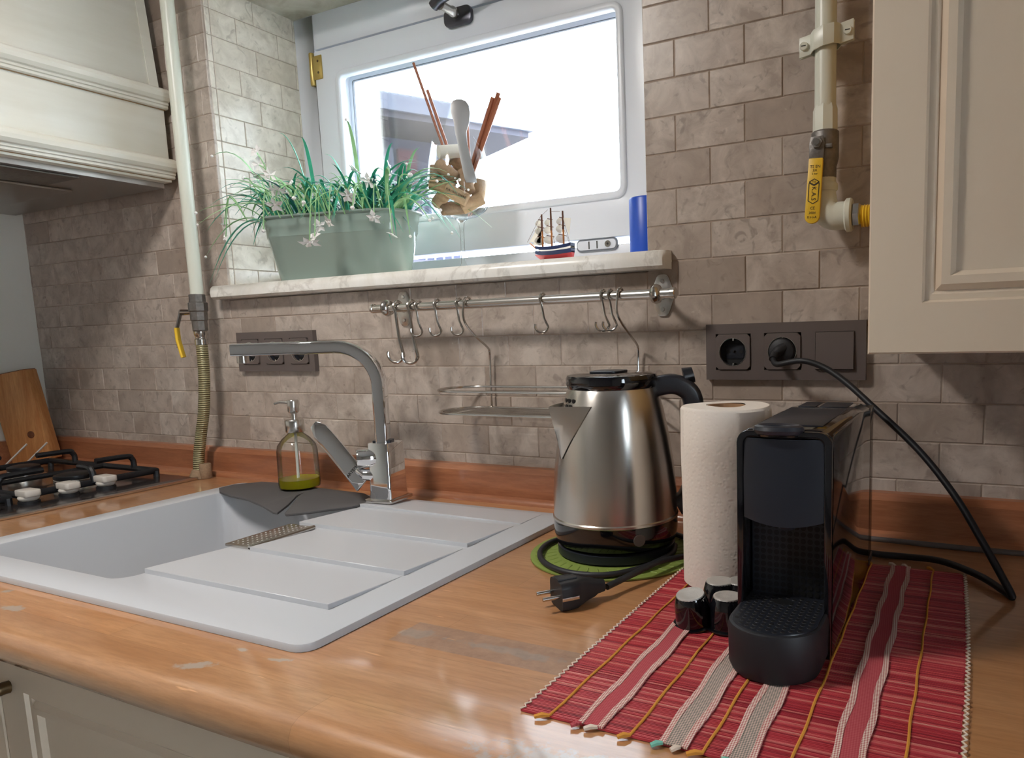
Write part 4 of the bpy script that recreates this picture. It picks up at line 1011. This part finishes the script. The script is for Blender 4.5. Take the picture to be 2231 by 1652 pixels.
stick((.006,.008,.160), (.592, .133, .716), 0.0044, 'thick brown stick leaning right, left one of three')
stick((.009,.012,.160), (.603, .135, .723), 0.0039, 'thick brown stick leaning right, middle and tallest of three')
stick((.012,.008,.160), (.610, .128, .712), 0.0034, 'thick brown stick leaning right, right one of three')
# butter knife
kn = []
K0, K1 = gl(.022, .040, .163), gl(.004, .030, .312)
ud = (K1-K0).normalized(); sdv = V((.79, .61, 0)); Lk = (K1-K0).length
wprof = [(0,.0070),(.06,.0078),(.3,.0068),(.48,.0062),(.6,.0072),(.72,.0098),(.84,.0122),(.93,.0118),(.98,.0085),(1,.0035)]
rs = []
for t_, w_ in [(a, b*1.4) for a, b in wprof]:
    c = K0+ud*Lk*t_+sdv*(-.004*sin(t_*pi)+(.004 if t_ > .7 else 0)); nn = ud.cross(sdv).normalized()*.0011
    rs.append([c-sdv*w_-nn, c+sdv*w_-nn, c+sdv*w_+nn, c-sdv*w_+nn])
single(MB().rings(rs).build('butter_knife', M['silver'], bevel=.0005), 'silver butter knife standing blade up among the corks', 'knife')

# ================================================================ model ship
sx_, sy_ = .752, .055
sh = thing('model_ship', 'small three-masted model ship with white sails on the sill', 'model ship', (sx_, sy_, SZ))
def hull(z0, z1, f0, f1, nm, mt):
    rs = []
    for i in range(13):
        t_ = i/12; x = sx_-.036+.074*t_; sheer = .004*(2*t_-1)**2
        w = .0115*(min(1, (t_/.35))**.6)*(1-.35*max(0, t_-.75)/.25)
        a, b = f0, f1
        lo = z0+sheer*.6+(1-min(1, t_/.22))*.010*(1 if f0 < .5 else .3); hi = z1+sheer
        rs.append([(x, sy_-w*a, lo), (x, sy_-w*b, hi), (x, sy_+w*b, hi), (x, sy_+w*a, lo)])
    return MB().rings(rs).build(nm, mt, sh, smooth=60)
hull(SZ+.004, SZ+.014, .25, .82, 'lower_hull', M['red_hull']); hull(SZ+.014, SZ+.0205, .82, 1.0, 'upper_hull', M['navy'])
hull(SZ+.0205, SZ+.0225, 1.03, 1.03, 'white_stripe', M['white']); hull(SZ+.0225, SZ+.028, 1.0, 1.02, 'bulwark', M['navy'])
MB().box(sx_-.018, sx_-.012, sy_-.008, sy_+.008, SZ, SZ+.007).box(sx_+.012, sx_+.018, sy_-.008, sy_+.008, SZ, SZ+.007).build('cradle', M['mast_d'], sh)
MB().tube([(sx_-.033, sy_, SZ+.027), (sx_-.046, sy_, SZ+.038)], [.0014, .0008], 6).build('bowsprit', M['mast'], sh)
for x, hgt in ((-.020, .083), (-.002, .092), (.021, .085)):
    mo = MB().tube([(sx_+x, sy_, SZ+.026), (sx_+x, sy_, SZ+.055)], .0016, 8).build('lower_mast', M['mast'], sh)
    MB().tube([(sx_+x, sy_, SZ+.055), (sx_+x, sy_, SZ+hgt)], [.0019, .0014], 8).build('top_mast', M['mast_d'], mo)
    for zz, w_ in ((.046, .012), (.062, .010), (.074, .0075)):
        MB().tube([(sx_+x-.002, sy_-w_, SZ+zz), (sx_+x-.002, sy_+w_, SZ+zz)], .0008, 6).build('yard', M['mast_d'], mo)
        rs = []
        for i in range(6):
            t_ = i/5; z = SZ+zz-.0005-.0125*t_; bel = .0055*sin(pi*t_)
            rs.append([(sx_+x-.003-bel, sy_-w_*(1+.1*t_), z), (sx_+x-.003-bel-.003, sy_, z), (sx_+x-.003-bel, sy_+w_*(1+.1*t_), z), (sx_+x-.0035-bel-.003, sy_, z)])
        MB().rings(rs).build('sail', M['sail'], mo, smooth=60)
for (x, z, bx, bz, cx_, cz_) in ((-.020,.072,-.046,.040,-.024,.036), (-.020,.060,-.040,.034,-.022,.032), (.021,.074,.036,.072,.032,.044)):
    MB().rings([[(sx_+x, sy_-.0004, SZ+z), (sx_+bx, sy_-.0004, SZ+bz), (sx_+cx_, sy_-.0004, SZ+cz_)], [(sx_+x, sy_+.0004, SZ+z), (sx_+bx, sy_+.0004, SZ+bz), (sx_+cx_, sy_+.0004, SZ+cz_)]]).build('stay_sail', M['sail'], sh, smooth=0)
for a, b in (((-.020,.080),(-.002,.088)), ((-.002,.086),(.021,.083)), ((-.020,.06),(-.008,.028)), ((-.002,.066),(.010,.028)), ((.021,.062),(.037,.030)), ((.021,.080),(.038,.030)), ((-.020,.080),(-.045,.038))):
    MB().tube([(sx_+a[0], sy_-.003, SZ+a[1]), (sx_+b[0], sy_-.009, SZ+b[1])], .0003, 4).build('rigging', M['mast_d'], sh)

# blue pillar candle at the right end of the sill
cd = thing('pillar_candle', 'deep blue pillar candle at the right end of the window sill', 'candle', (.927, .062, SZ))
MB().lathe([(.029, SZ), (.0305, SZ+.001), (.0305, SZ+.088), (.0290, SZ+.0905), (.020, SZ+.0895), (.0005, SZ+.089)], (.925, .062, 0), 32).build('wax', M['blue_wax'], cd)
MB().tube([(.925, .062, SZ+.088), (.926, .062, SZ+.099)], .0009, 6).build('wick', M['ink'], cd)
# ================================================================ trivet, kettle, cord
KX, KY = .980, -.199
tv = thing('trivet', 'lime green ribbed trivet under the kettle', 'trivet', (KX+.003, KY-.005, 0))
MB().lathe([(.110, .0004), (.1115, .001), (.1115, .0028), (.110, .0034)], (KX+.002, KY-.006, 0), 48).build('disc', M['lime'], tv)
rb = MB()
for i in range(40):
    for j in range(2):
        a = 2*pi*i/40+j*.08; r1, r2 = (.078+j*.015, .090+j*.015)
        rb.tube([(KX+.002+r1*cos(a), KY-.006+r1*sin(a), .0030), (KX+.002+r2*cos(a+.06), KY-.006+r2*sin(a+.06), .0030)], .0011, 5)
rb.build('ribs', M['lime'], tv, kind='stuff')
kt = thing('electric_kettle', 'brushed steel electric kettle with black lid, handle and base', 'kettle', (KX, KY, .004))
pb = MB().lathe([(.074, .0042), (.0765, .006), (.0765, .016), (.072, .0185)], (KX, KY, 0), 48).build('power_base', M['black_satin'], kt)
MB().lathe([(.074, .019), (.0775, .021), (.0805, .034), (.0805, .050), (.078, .052)], (KX, KY, 0), 48).build('lower_housing', M['black_gloss'], kt)
bd = MB().lathe([(.0800, .0495), (.0815, .051), (.0815, .0535), (.0802, .055), (.0795, .085), (.0765, .120), (.0715, .155), (.0650, .188), (.0590, .210), (.0555, .2165)], (KX, KY, 0), 64).build('body', M['brushed'], kt)
ld = MB().lathe([(.0545, .2145), (.0570, .217), (.0585, .222), (.0585, .229), (.0570, .2325), (.050, .2345), (.0005, .2350)], (KX, KY, 0), 48).build('lid', M['black_gloss'], kt)
MB().prism(rrect(KX-.024, KX+.016, KY-.022, KY+.022, .01), .2345, .2375).build('lid_catch', M['black_satin'], ld, bevel=.001)
# handle axis: spout points to the left-front, handle to the right-back
hdv = V((.90, .44, 0)).normalized(); spd = V((-.555, -.832, 0)).normalized()
C0 = V((KX, KY, 0))
hp = [C0+hdv*.046+V((0,0,.213)), C0+hdv*.075+V((0,0,.218)), C0+hdv*.094+V((0,0,.211)), C0+hdv*.103+V((0,0,.195)), C0+hdv*.106+V((0,0,.150)), C0+hdv*.104+V((0,0,.100)), C0+hdv*.094+V((0,0,.070)), C0+hdv*.080+V((0,0,.060))]
MB().sweep(spline(hp, 5), rrect(-.0150, .0150, -.0125, .0125, .007, 3), V((0,0,1)).cross(hdv)).build('handle', M['black_satin'], kt)
MB().tube([C0+hdv*.092+V((0,0,.226)), C0+hdv*.104+V((0,0,.229))], [.012, .010], 12).build('lid_button', M['black_satin'], kt)
# spout: V-shaped beak
sdx = V((0,0,1)).cross(spd)
def on_body(a, z, extra=0.0012):
    pr_ = [(.0815, .0535), (.0795, .085), (.0765, .120), (.0715, .155), (.0650, .188), (.0590, .210)]
    for (r1, z1), (r2, z2) in zip(pr_, pr_[1:]):
        if z1 <= z <= z2: r = r1+(r2-r1)*(z-z1)/(z2-z1); break
    else: r = .06
    d = spd*cos(a)+sdx*sin(a); return C0+d*(r+extra)+V((0,0,z))
rs = []
for i in range(7):
    t_ = i/6; z = .132+.062*t_; half = .03+.60*t_; tip = C0+spd*(.0755+.0150*t_**1.15)+V((0,0,z+.004*t_))
    Lf, Rt = on_body(-half, z+.004*t_), on_body(half, z+.004*t_)
    rs.append([Lf, Lf.lerp(tip, .55)+spd*.003*t_, tip, Rt.lerp(tip, .55)+spd*.003*t_, Rt])
sv = [p for r in rs for p in r]; sf = []
for i in range(6):
    for j in range(4): sf.append((i*5+j, i*5+j+1, i*5+j+6, i*5+j+5))
n_ = len(sv); th = []
for r in rs:
    for j, p in enumerate(r): th.append(p+(C0+V((0,0,p.z))-p).normalized()*.0008)
sv2 = sv+th; sf2 = sf+[tuple(n_+k for k in f[::-1]) for f in sf]+[(6*5+j, 6*5+j+1, n_+6*5+j+1, n_+6*5+j) for j in range(4)]
MB().add(sv2, sf2).build('spout', M['brushed'], kt, smooth=50, fix=False)
for a, z in ((-.16, .203), (.0, .203), (.16, .203), (-.08, .196), (.08, .196)):
    p = on_body(a, z, .0003); q = on_body(a, z, .0009)
    MB().tube([p, q], .0028, 10).build('spout_hole', M['hole'], bd)
# pilot lamp window on the lower housing
fd = V((.72, -.69, 0)).normalized(); p = C0+fd*.0800+V((0,0,.036)); MB().tube([p, p+fd*.0016], .0075, 16).build('level_badge', M['plate'], kt)
# mains lead of the kettle base with its plug
lead = [(KX+.074, KY+.02, .010), (1.062, -.215, .0095), (1.050, -.270, .0095), (1.020, -.305, .0075), (.975, -.315, .0075), (.930, -.296, .0075), (.899, -.258, .0075), (.890, -.215, .0075), (.905, -.185, .0075), (.925, -.150, .0075), (.98, -.112, .0075), (1.05, -.135, .008), (1.084, -.20, .0095), (1.068, -.265, .0165), (1.052, -.318, .014), (1.042, -.352, .012)]
lo = MB().tube(spline(lead, 7), .0036, 10).build('lead', M['black_rubber'], kt)
PD = V((-.62, -.78, 0)).normalized(); PS = V((0,0,1)).cross(PD); P0 = V((1.040, -.356, .0145))
rs = []
for t_, w_, h_ in ((0,.0055,.0060),(.008,.0065,.0070),(.012,.0075,.0090),(.022,.0090,.0115),(.030,.0125,.0135),(.036,.0170,.0140),(.048,.0185,.0142),(.0545,.0180,.0138)):
    c = P0+PD*t_
    rs.append([c+PS*a+V((0,0,b)) for a, b in rrect(-w_, w_, -min(h_, .0141), h_+.002, .006, 3)])
pg = MB().rings(rs).build('plug', M['black_matte'], lo)
for sgn in (-1, 1):
    a = P0+PD*.054+PS*(.0095*sgn)+V((0,0,.001)); MB().tube([a, a+PD*.019], .0022, 10).build('plug_pin', M['nickel'], pg)
MB().sweep([P0+PD*.033+V((0,0,.0165)), P0+PD*.054+V((0,0,.0165))], rrect(-.006, .006, -.0012, .0012, .0008, 2), PS).build('plug_ridge', M['black_matte'], pg)
MB().sweep([P0+PD*.036+PS*.0186, P0+PD*.0545+PS*.0186], rrect(-.0018, .0018, -.0004, .0004, .0003, 2), (0,0,1)).build('earth_contact', M['nickel'], pg)
MB().sweep([P0+PD*.036-PS*.0186, P0+PD*.0545-PS*.0186], rrect(-.0018, .0018, -.0004, .0004, .0003, 2), (0,0,1)).build('earth_contact', M['nickel'], pg)

# ================================================================ woven placemat
MX0, MX1, MY0, MY1 = 1.086, 1.388, -.590, -.142
pm = thing('placemat', 'red bamboo placemat with woven bands and orange threads under the coffee machine', 'placemat', ((MX0+MX1)/2, (MY0+MY1)/2, 0))
sl = MB(); ns = 250; dy = (MY1-MY0)/ns
for i in range(ns):
    y = MY0+i*dy; j = random.uniform(-.0015, .0015); h = .0018+random.uniform(0, .0005)
    bow_ = .004*sin(pi*i/ns)
    sl.add([(MX0+j, y+.0001, .0005), (MX1+j+bow_, y+.0001, .0005), (MX1+j+bow_, y+dy*.95, .0005), (MX0+j, y+dy*.95, .0005), (MX0+j, y+dy*.25, h), (MX1+j+bow_, y+dy*.25, h), (MX1+j+bow_, y+dy*.75, h), (MX0+j, y+dy*.75, h)],
           [(4,5,6,7),(0,1,5,4),(1,2,6,5),(2,3,7,6),(3,0,4,7)])
sl.build('bamboo_slats', M['bamboo'], pm, kind='stuff', smooth=0, fix=False)
def wav(x, amp=.0005): return [(x+amp*sin(k*.9+x*90), MY0-.001+(MY1-MY0+.002)*k/40, .0026) for k in range(41)]
for x in (1.112, 1.179, 1.2335, 1.290, 1.3575): MB().tube(wav(x), .0011, 6).build('orange_thread', M['thread_o'], pm)
def band(x0, x1, mt, nm, zt=.0034):
    P0_, P1_ = wav(x0, .0009), wav(x1, .0009)
    vs = []; fs = []
    for a, b in zip(P0_, P1_): vs += [a, b, (b[0], b[1], zt), (a[0], a[1], zt)]
    for k in range(40):
        for q in range(4): fs.append((k*4+q, k*4+(q+1) % 4, k*4+4+(q+1) % 4, k*4+4+q))
    MB().add(vs, fs+[(0,1,2,3), (160,163,162,161)]).build(nm, mt, pm, smooth=0)
band(1.1395, 1.1545, M['weave_pink'], 'pink_band'); band(1.2035, 1.2190, M['weave_grey'], 'grey_band'); band(1.2500, 1.2640, M['weave_grey'], 'grey_band'); band(1.3155, 1.3310, M['weave_pink'], 'pink_band')
for x in (1.1385, 1.1555, 1.2025, 1.2200, 1.2490, 1.2650, 1.3145, 1.3320): band(x-.0024, x+.0024, M['weave_white'], 'white_edging', .0039)
for x in (MX0+.001, MX1+.002):
    P = []
    for k in range(121):
        P.append((x+(.0016 if k % 2 else -.0012)+(.004*sin(pi*k/120) if x > 1.2 else 0), MY0+(MY1-MY0)*k/120, .0028))
    MB().tube(P, .0008, 5).build('edge_stitch', M['thread_w'], pm)
for x, mt in ((1.112,'thread_o'),(1.140,'weave_pink'),(1.153,'thread_w'),(1.179,'thread_o'),(1.204,'thread_t'),(1.217,'thread_w'),(1.2335,'thread_o'),(1.251,'thread_t'),(1.263,'thread_w'),(1.290,'thread_o'),(1.3175,'thread_w'),(1.330,'thread_w'),(1.3575,'thread_o')):
    for ye, sg in ((MY0, -1), (MY1, 1)):
        dxx = random.uniform(-.010, -.003)
        MB().tube([(x, ye, .0026), (x+dxx*.5, ye+sg*.003, .0036), (x+dxx, ye+sg*.006, .0026)], [.0014, .0022, .0018], 6).build('tassel', M[mt], pm)

# ================================================================ kitchen roll
TX, TY = 1.150, -.264; TZ = .0036
kr = thing('kitchen_roll', 'upright white kitchen paper roll between kettle and coffee machine', 'paper roll', (TX, TY, TZ))
RT = .0490
prof_ = [(.0215, TZ+.200), (.040, TZ+.1995), (RT-.002, TZ+.1995), (RT, TZ+.197), (RT+.0006, TZ+.15), (RT, TZ+.08), (RT+.0004, TZ+.003), (RT-.003, TZ)]
rs = []
for r, z in prof_:
    rs.append([(TX+(r+(.0007*sin(3*a+z*14)+.0004*sin(7*a) if r > .045 else 0))*cos(a), TY+(r+(.0007*sin(3*a+z*14) if r > .045 else 0))*sin(a), z+.0006*sin(2*a)) for a in [2*pi*j/72 for j in range(72)]])
pp = MB().rings(rs, cap=False).build('paper', M['paper'], kr)
MB().lathe([(.0212, TZ+.002), (.0212, TZ+.1995), (.0196, TZ+.1995), (.0196, TZ+.002)], (TX, TY, 0), 32, cap=False).build('cardboard_core', M['paper_core'], kr)
# ================================================================ coffee machine
cm = thing('coffee_machine', 'slim black capsule coffee machine standing on the red placemat', 'coffee machine', (1.249, -.30, .004))
B0, B1, F, BK = 1.2085, 1.2890, -.4180, -.165; zb = .0045
# side profile (y, z): the body with its cup recess
def yz(poly, x0, x1, nm, mt, bev=.002, par=cm): return MB().prism(poly, x0, x1, 'yz').build(nm, mt, par, bevel=bev)
top = [(-.418, .196), (-.40, .2005), (-.25, .2010), (BK, .1945)]
yz([(-.372, .008), (BK, .008), (BK, .186), (-.372, .190)], B0+.005, B1-.005, 'core', M['black_satin'])
# two side shells
for x0, x1, nm in ((B0, B0+.0045, 'side_panel'), (B1-.0045, B1, 'side_panel')):
    yz([(F, zb), (BK, zb), (BK, .190), (-.25, .1965), (-.405, .1965), (F+.003, .192), (F, .182)], x0, x1, nm, M['black_gloss'], .0008)
# top cover
tc = MB().rings([[(x, y, z) for x, z in ((B0+.0003, .186), (B0+.0012, .196), (B0+.010, .2010), (B1-.010, .2010), (B1-.0012, .196), (B1-.0003, .186))] for y in (F+.002, -.25)]+[[(x, BK, z-.0045) for x, z in ((B0+.0003, .186), (B0+.0012, .196), (B0+.010, .2010), (B1-.010, .2010), (B1-.0012, .196), (B1-.0003, .186))]]).build('top_cover', M['black_gloss'], cm, bevel=.001)
MB().box(B0+.012, B1-.012, -.395, -.262, .2005, .2022).build('lever_plate', M['black_satin'], tc, bevel=.0006)
for x0, x1 in ((B0+.016, B0+.034), (B0+.038, B1-.014)): MB().box(x0, x1, -.245, -.200, .2000, .2016).build('button', M['black_satin'], tc, bevel=.0006)
text('maker_mark', 'NESPRESSO', .0072, M['label_grey'], Matrix.Translation((1.250, -.270, .2024)), tc)
# front frame (arch) and upper cover
ring_o = rrect(B0, B1, zb, .2000, .011, 5); 
ring_i = rrect(B0+.0058, B1-.0058, zb-.02, .1945, .007, 5)
ff = MB()
n_ = len(ring_o)
fr_v = []
arch_o = [p for p in ring_o if p[1] > .05]; arch_i = [p for p in ring_i if p[1] > .05]
ao = [(B1, zb)]+arch_o+[(B0, zb)]; ai = [(B1-.0058, zb)]+arch_i+[(B0+.0058, zb)]
m_ = len(ao); vs = []; fs = []
for y in (F-.004, F+.006):
    vs += [(x, y, z) for x, z in ao]+[(x, y, z) for x, z in ai]
for j in range(m_-1):
    fs += [(j, j+1, m_+j+1, m_+j), (2*m_+j, 3*m_+j, 3*m_+j+1, 2*m_+j+1), (j, 2*m_+j, 2*m_+j+1, j+1), (m_+j, m_+j+1, 3*m_+j+1, 3*m_+j)]
fs += [(0, m_, 3*m_, 2*m_), (m_-1, 3*m_-1, 4*m_-1, 2*m_-1)]
ff.add(vs, fs).build('front_frame', M['black_gloss'], cm, bevel=.0008)
# curved upper cover with convex lower edge
rs = []; xm = (B0+B1)/2; hw = (B1-B0)/2-.0062
for k in range(13):
    u_ = -1+k/6; x = xm+hw*u_; y = F-.003-.0055*(1-u_*u_); zl = .1235-.0055*(1-u_*u_)
    rs.append([(x, y, zl), (x, y-.0006, .160), (x, y+.001, .1935), (x, F+.03, .1940), (x, F+.03, zl)])
MB().rings(rs).build('upper_cover', M['black_satin'], cm, smooth=50)
# perforated recess behind the outlet
back = MB().box(B0+.0062, B1-.0062, -.394, -.390, .030, .128).build('recess_panel', M['black_satin'], cm)
hl = MB()
for i in range(11):
    for j in range(12): hl.lathe([(.0025, -.3946), (.0020, -.3941)], (B0+.0105+i*.00595, 0, .050+j*.0060), 10, 'y')
hl.build('perforations', M['hole'], back, kind='stuff')
MB().lathe([(.007, .112), (.009, .118), (.012, .126)], (xm, -.405, 0), 18).build('coffee_outlet', M['black_satin'], cm)
# lever lip at the top front: an oval ring
lv = MB().tube([(xm-.004+.0175*cos(a), F-.002+.010*sin(a), .2012) for a in [2*pi*k/28 for k in range(28)]], .0042, 8, closed=True).build('lever', M['black_satin'], cm)
MB().lathe([(.016, .1955), (.0175, .199)], (0,0,0), 28).xf(Matrix.Translation((xm-.004, F-.004, 0)) @ Matrix.Scale(.5, 4, (0,1,0))).build('lever_dish', M['black_gloss'], lv)
# drip tray: half round cup stand
def half(r, ex, z, n=18):
    c = F-.032; pts = [(xm+r*cos(a), c+r*.92*sin(a), z) for a in [pi+pi*k/n for k in range(n+1)]]
    return pts+[(xm+r, -.372, z), (xm-r, -.372, z)]
tr = MB().rings([half(.036, 0, .0044), half(.0385, 0, .010), half(.0390, 0, .040), half(.0378, 0, .0445), half(.0365, 0, .0452)]).build('drip_tray', M['black_matte'], cm)
gr = MB().rings([half(.0352, 0, .0452), half(.0350, 0, .0462)]).build('tray_grid', M['black_satin'], tr)
hl = MB()
for i in range(-5, 6):
    for j in range(0, 15):
        x = xm+i*.0060; y = -.400-j*.0062-(.0031 if i % 2 else 0); cc = F-.032
        if y < cc and ((x-xm)/.033)**2+((y-cc)/.030)**2 > 1: continue
        if abs(x-xm) > .033: continue
        hl.lathe([(.0021, .04615), (.0018, .0465)], (x, y, 0), 10)
hl.build('perforations', M['hole'], gr, kind='stuff')
MB().lathe([(.009, .0463), (.009, .0467)], (0,0,0), 20).xf(Matrix.Translation((xm-.002, -.412, 0)) @ Matrix.Scale(.7, 4, (0,1,0))).build('grid_well', M['hole'], gr)
# water tank at the back
MB().prism(rrect(B0+.002, B1-.001, BK+.001, -.118, .010), .012, .186).build('water_tank', M['tank'], cm)
MB().prism(rrect(B0+.001, B1-.000, BK+.001, -.117, .010), .0045, .012).build('tank_foot', M['black_satin'], cm)
MB().prism(rrect(B0+.002, B1-.001, BK+.001, -.118, .010), .186, .1905).build('tank_lid', M['black_gloss'], cm)

# capsules upside down on the placemat
def capsule(x, y, lab, tilt=None, foil='foil'):
    z = .0040 if tilt is None else .0045
    c = thing('coffee_capsule', lab, 'coffee capsule', (x, y, z), 'coffee capsules on the placemat')
    pf = [(.0182, 0), (.0186, .0006), (.0184, .0014), (.0158, .0018), (.0156, .006), (.0150, .0175), (.0144, .021), (.0128, .0262), (.0122, .0272)]
    MB().lathe(pf, (0,0,0), 32).build('cup', M['black_gloss'], c, local=True)
    MB().lathe([(.0124, .0268), (.0120, .0280), (.0095, .0283), (.0085, .0279), (.0035, .0279), (.0003, .0283)], (0,0,0), 28).build('foil_top', M[foil], c, local=True)
    c.scale = (1.12, 1.12, 1.12)
    if tilt: c.rotation_euler = tilt
    return c
capsule(1.1560, -.3905, 'black coffee capsule with pale white top, tilted against its neighbours', (RD(9), RD(-4), 0), 'foil')
capsule(1.1690, -.3500, 'black coffee capsule at the back next to the kitchen roll')
capsule(1.1885, -.3870, 'black coffee capsule standing in front, nearest the drip tray')
capsule(1.1895, -.3420, 'black coffee capsule half hidden behind the corner of the coffee machine')

# machine lead: from the wall socket down to the worktop and back behind the machine
ml = thing('power_cable', 'black mains cable hanging from the wall socket to the coffee machine', 'cable', (1.40, -.15, 0))
cx, cz = cs1[1], cz1
plg = MB().lathe([(.0003, -.024), (.010, -.0235), (.0165, -.0205), (.0180, -.017), (.0182, -.003)], (cx, 0, cz), 28, 'y').build('plug', M['black_matte'], ml)
MB().tube(spline([(cx+.004, -.018, cz+.006), (cx-.006, -.027, cz-.002), (cx-.007, -.037, cz-.010)], 4), [.0075]*4+[.0058]*5, 12).build('plug_neck', M['black_matte'], plg)
pth = [(cx-.007, -.036, cz-.009), (cx+.002, -.050, cz-.016), (1.190, -.060, .2405), (1.219, -.064, .232), (1.248, -.074, .214), (1.283, -.092, .1855), (1.337, -.120, .139), (1.377, -.150, .0945), (1.4055, -.176, .052), (1.424, -.193, .022), (1.434, -.203, .0045), (1.430, -.196, .0042), (1.404, -.158, .0075), (1.365, -.120, .0075), (1.325, -.106, .0042), (1.292, -.107, .0042), (1.262, -.105, .006)]
MB().tube(spline(pth, 8), .0040, 12).build('cable', M['black_rubber'], ml)
single(MB().tube(spline([(1.05, -.040, .0042), (1.20, -.042, .0042), (1.30, -.043, .0042), (1.42, -.046, .0042), (1.56, -.042, .0042), (1.75, -.05, .0042)], 8), .0036, 10).build('grey_cable', M['cable_grey']), 'thin grey cable lying along the upstand behind the coffee machine', 'cable')

# ================================================================ pendant lamp in front of the worktop, out of the picture
LX, LY, LZ = .42, -.92, 1.18
cl = thing('pendant_lamp', 'round opal pendant lamp hanging in the middle of the kitchen', 'lamp', (LX, LY, LZ))
MB().lathe([(.05, 1.648), (.05, 1.62), (.01, 1.61)], (LX, LY, 0), 24).build('ceiling_rose', M['white'], cl)
MB().tube([(LX, LY, 1.615), (LX, LY, LZ+.06)], .003, 8).build('flex', M['white'], cl)
MB().lathe([(.03, LZ+.07), (.10, LZ+.06), (.155, LZ+.02), (.158, LZ+.012), (.15, LZ+.012)], (LX, LY, 0), 32).build('shade', M['white'], cl)
MB().lathe([(.150, LZ+.012), (.140, LZ), (.0005, LZ-.006)], (LX, LY, 0), 32).build('diffuser', glow('lamp_glow', (1, .86, .70), 5.0), cl)
light('pendant_lamp_light', 'AREA', (LX, LY, LZ-.012+ZC), 11.5, (1, .955, .91), target=(LX, LY, 0), shape='DISK', size=.28)
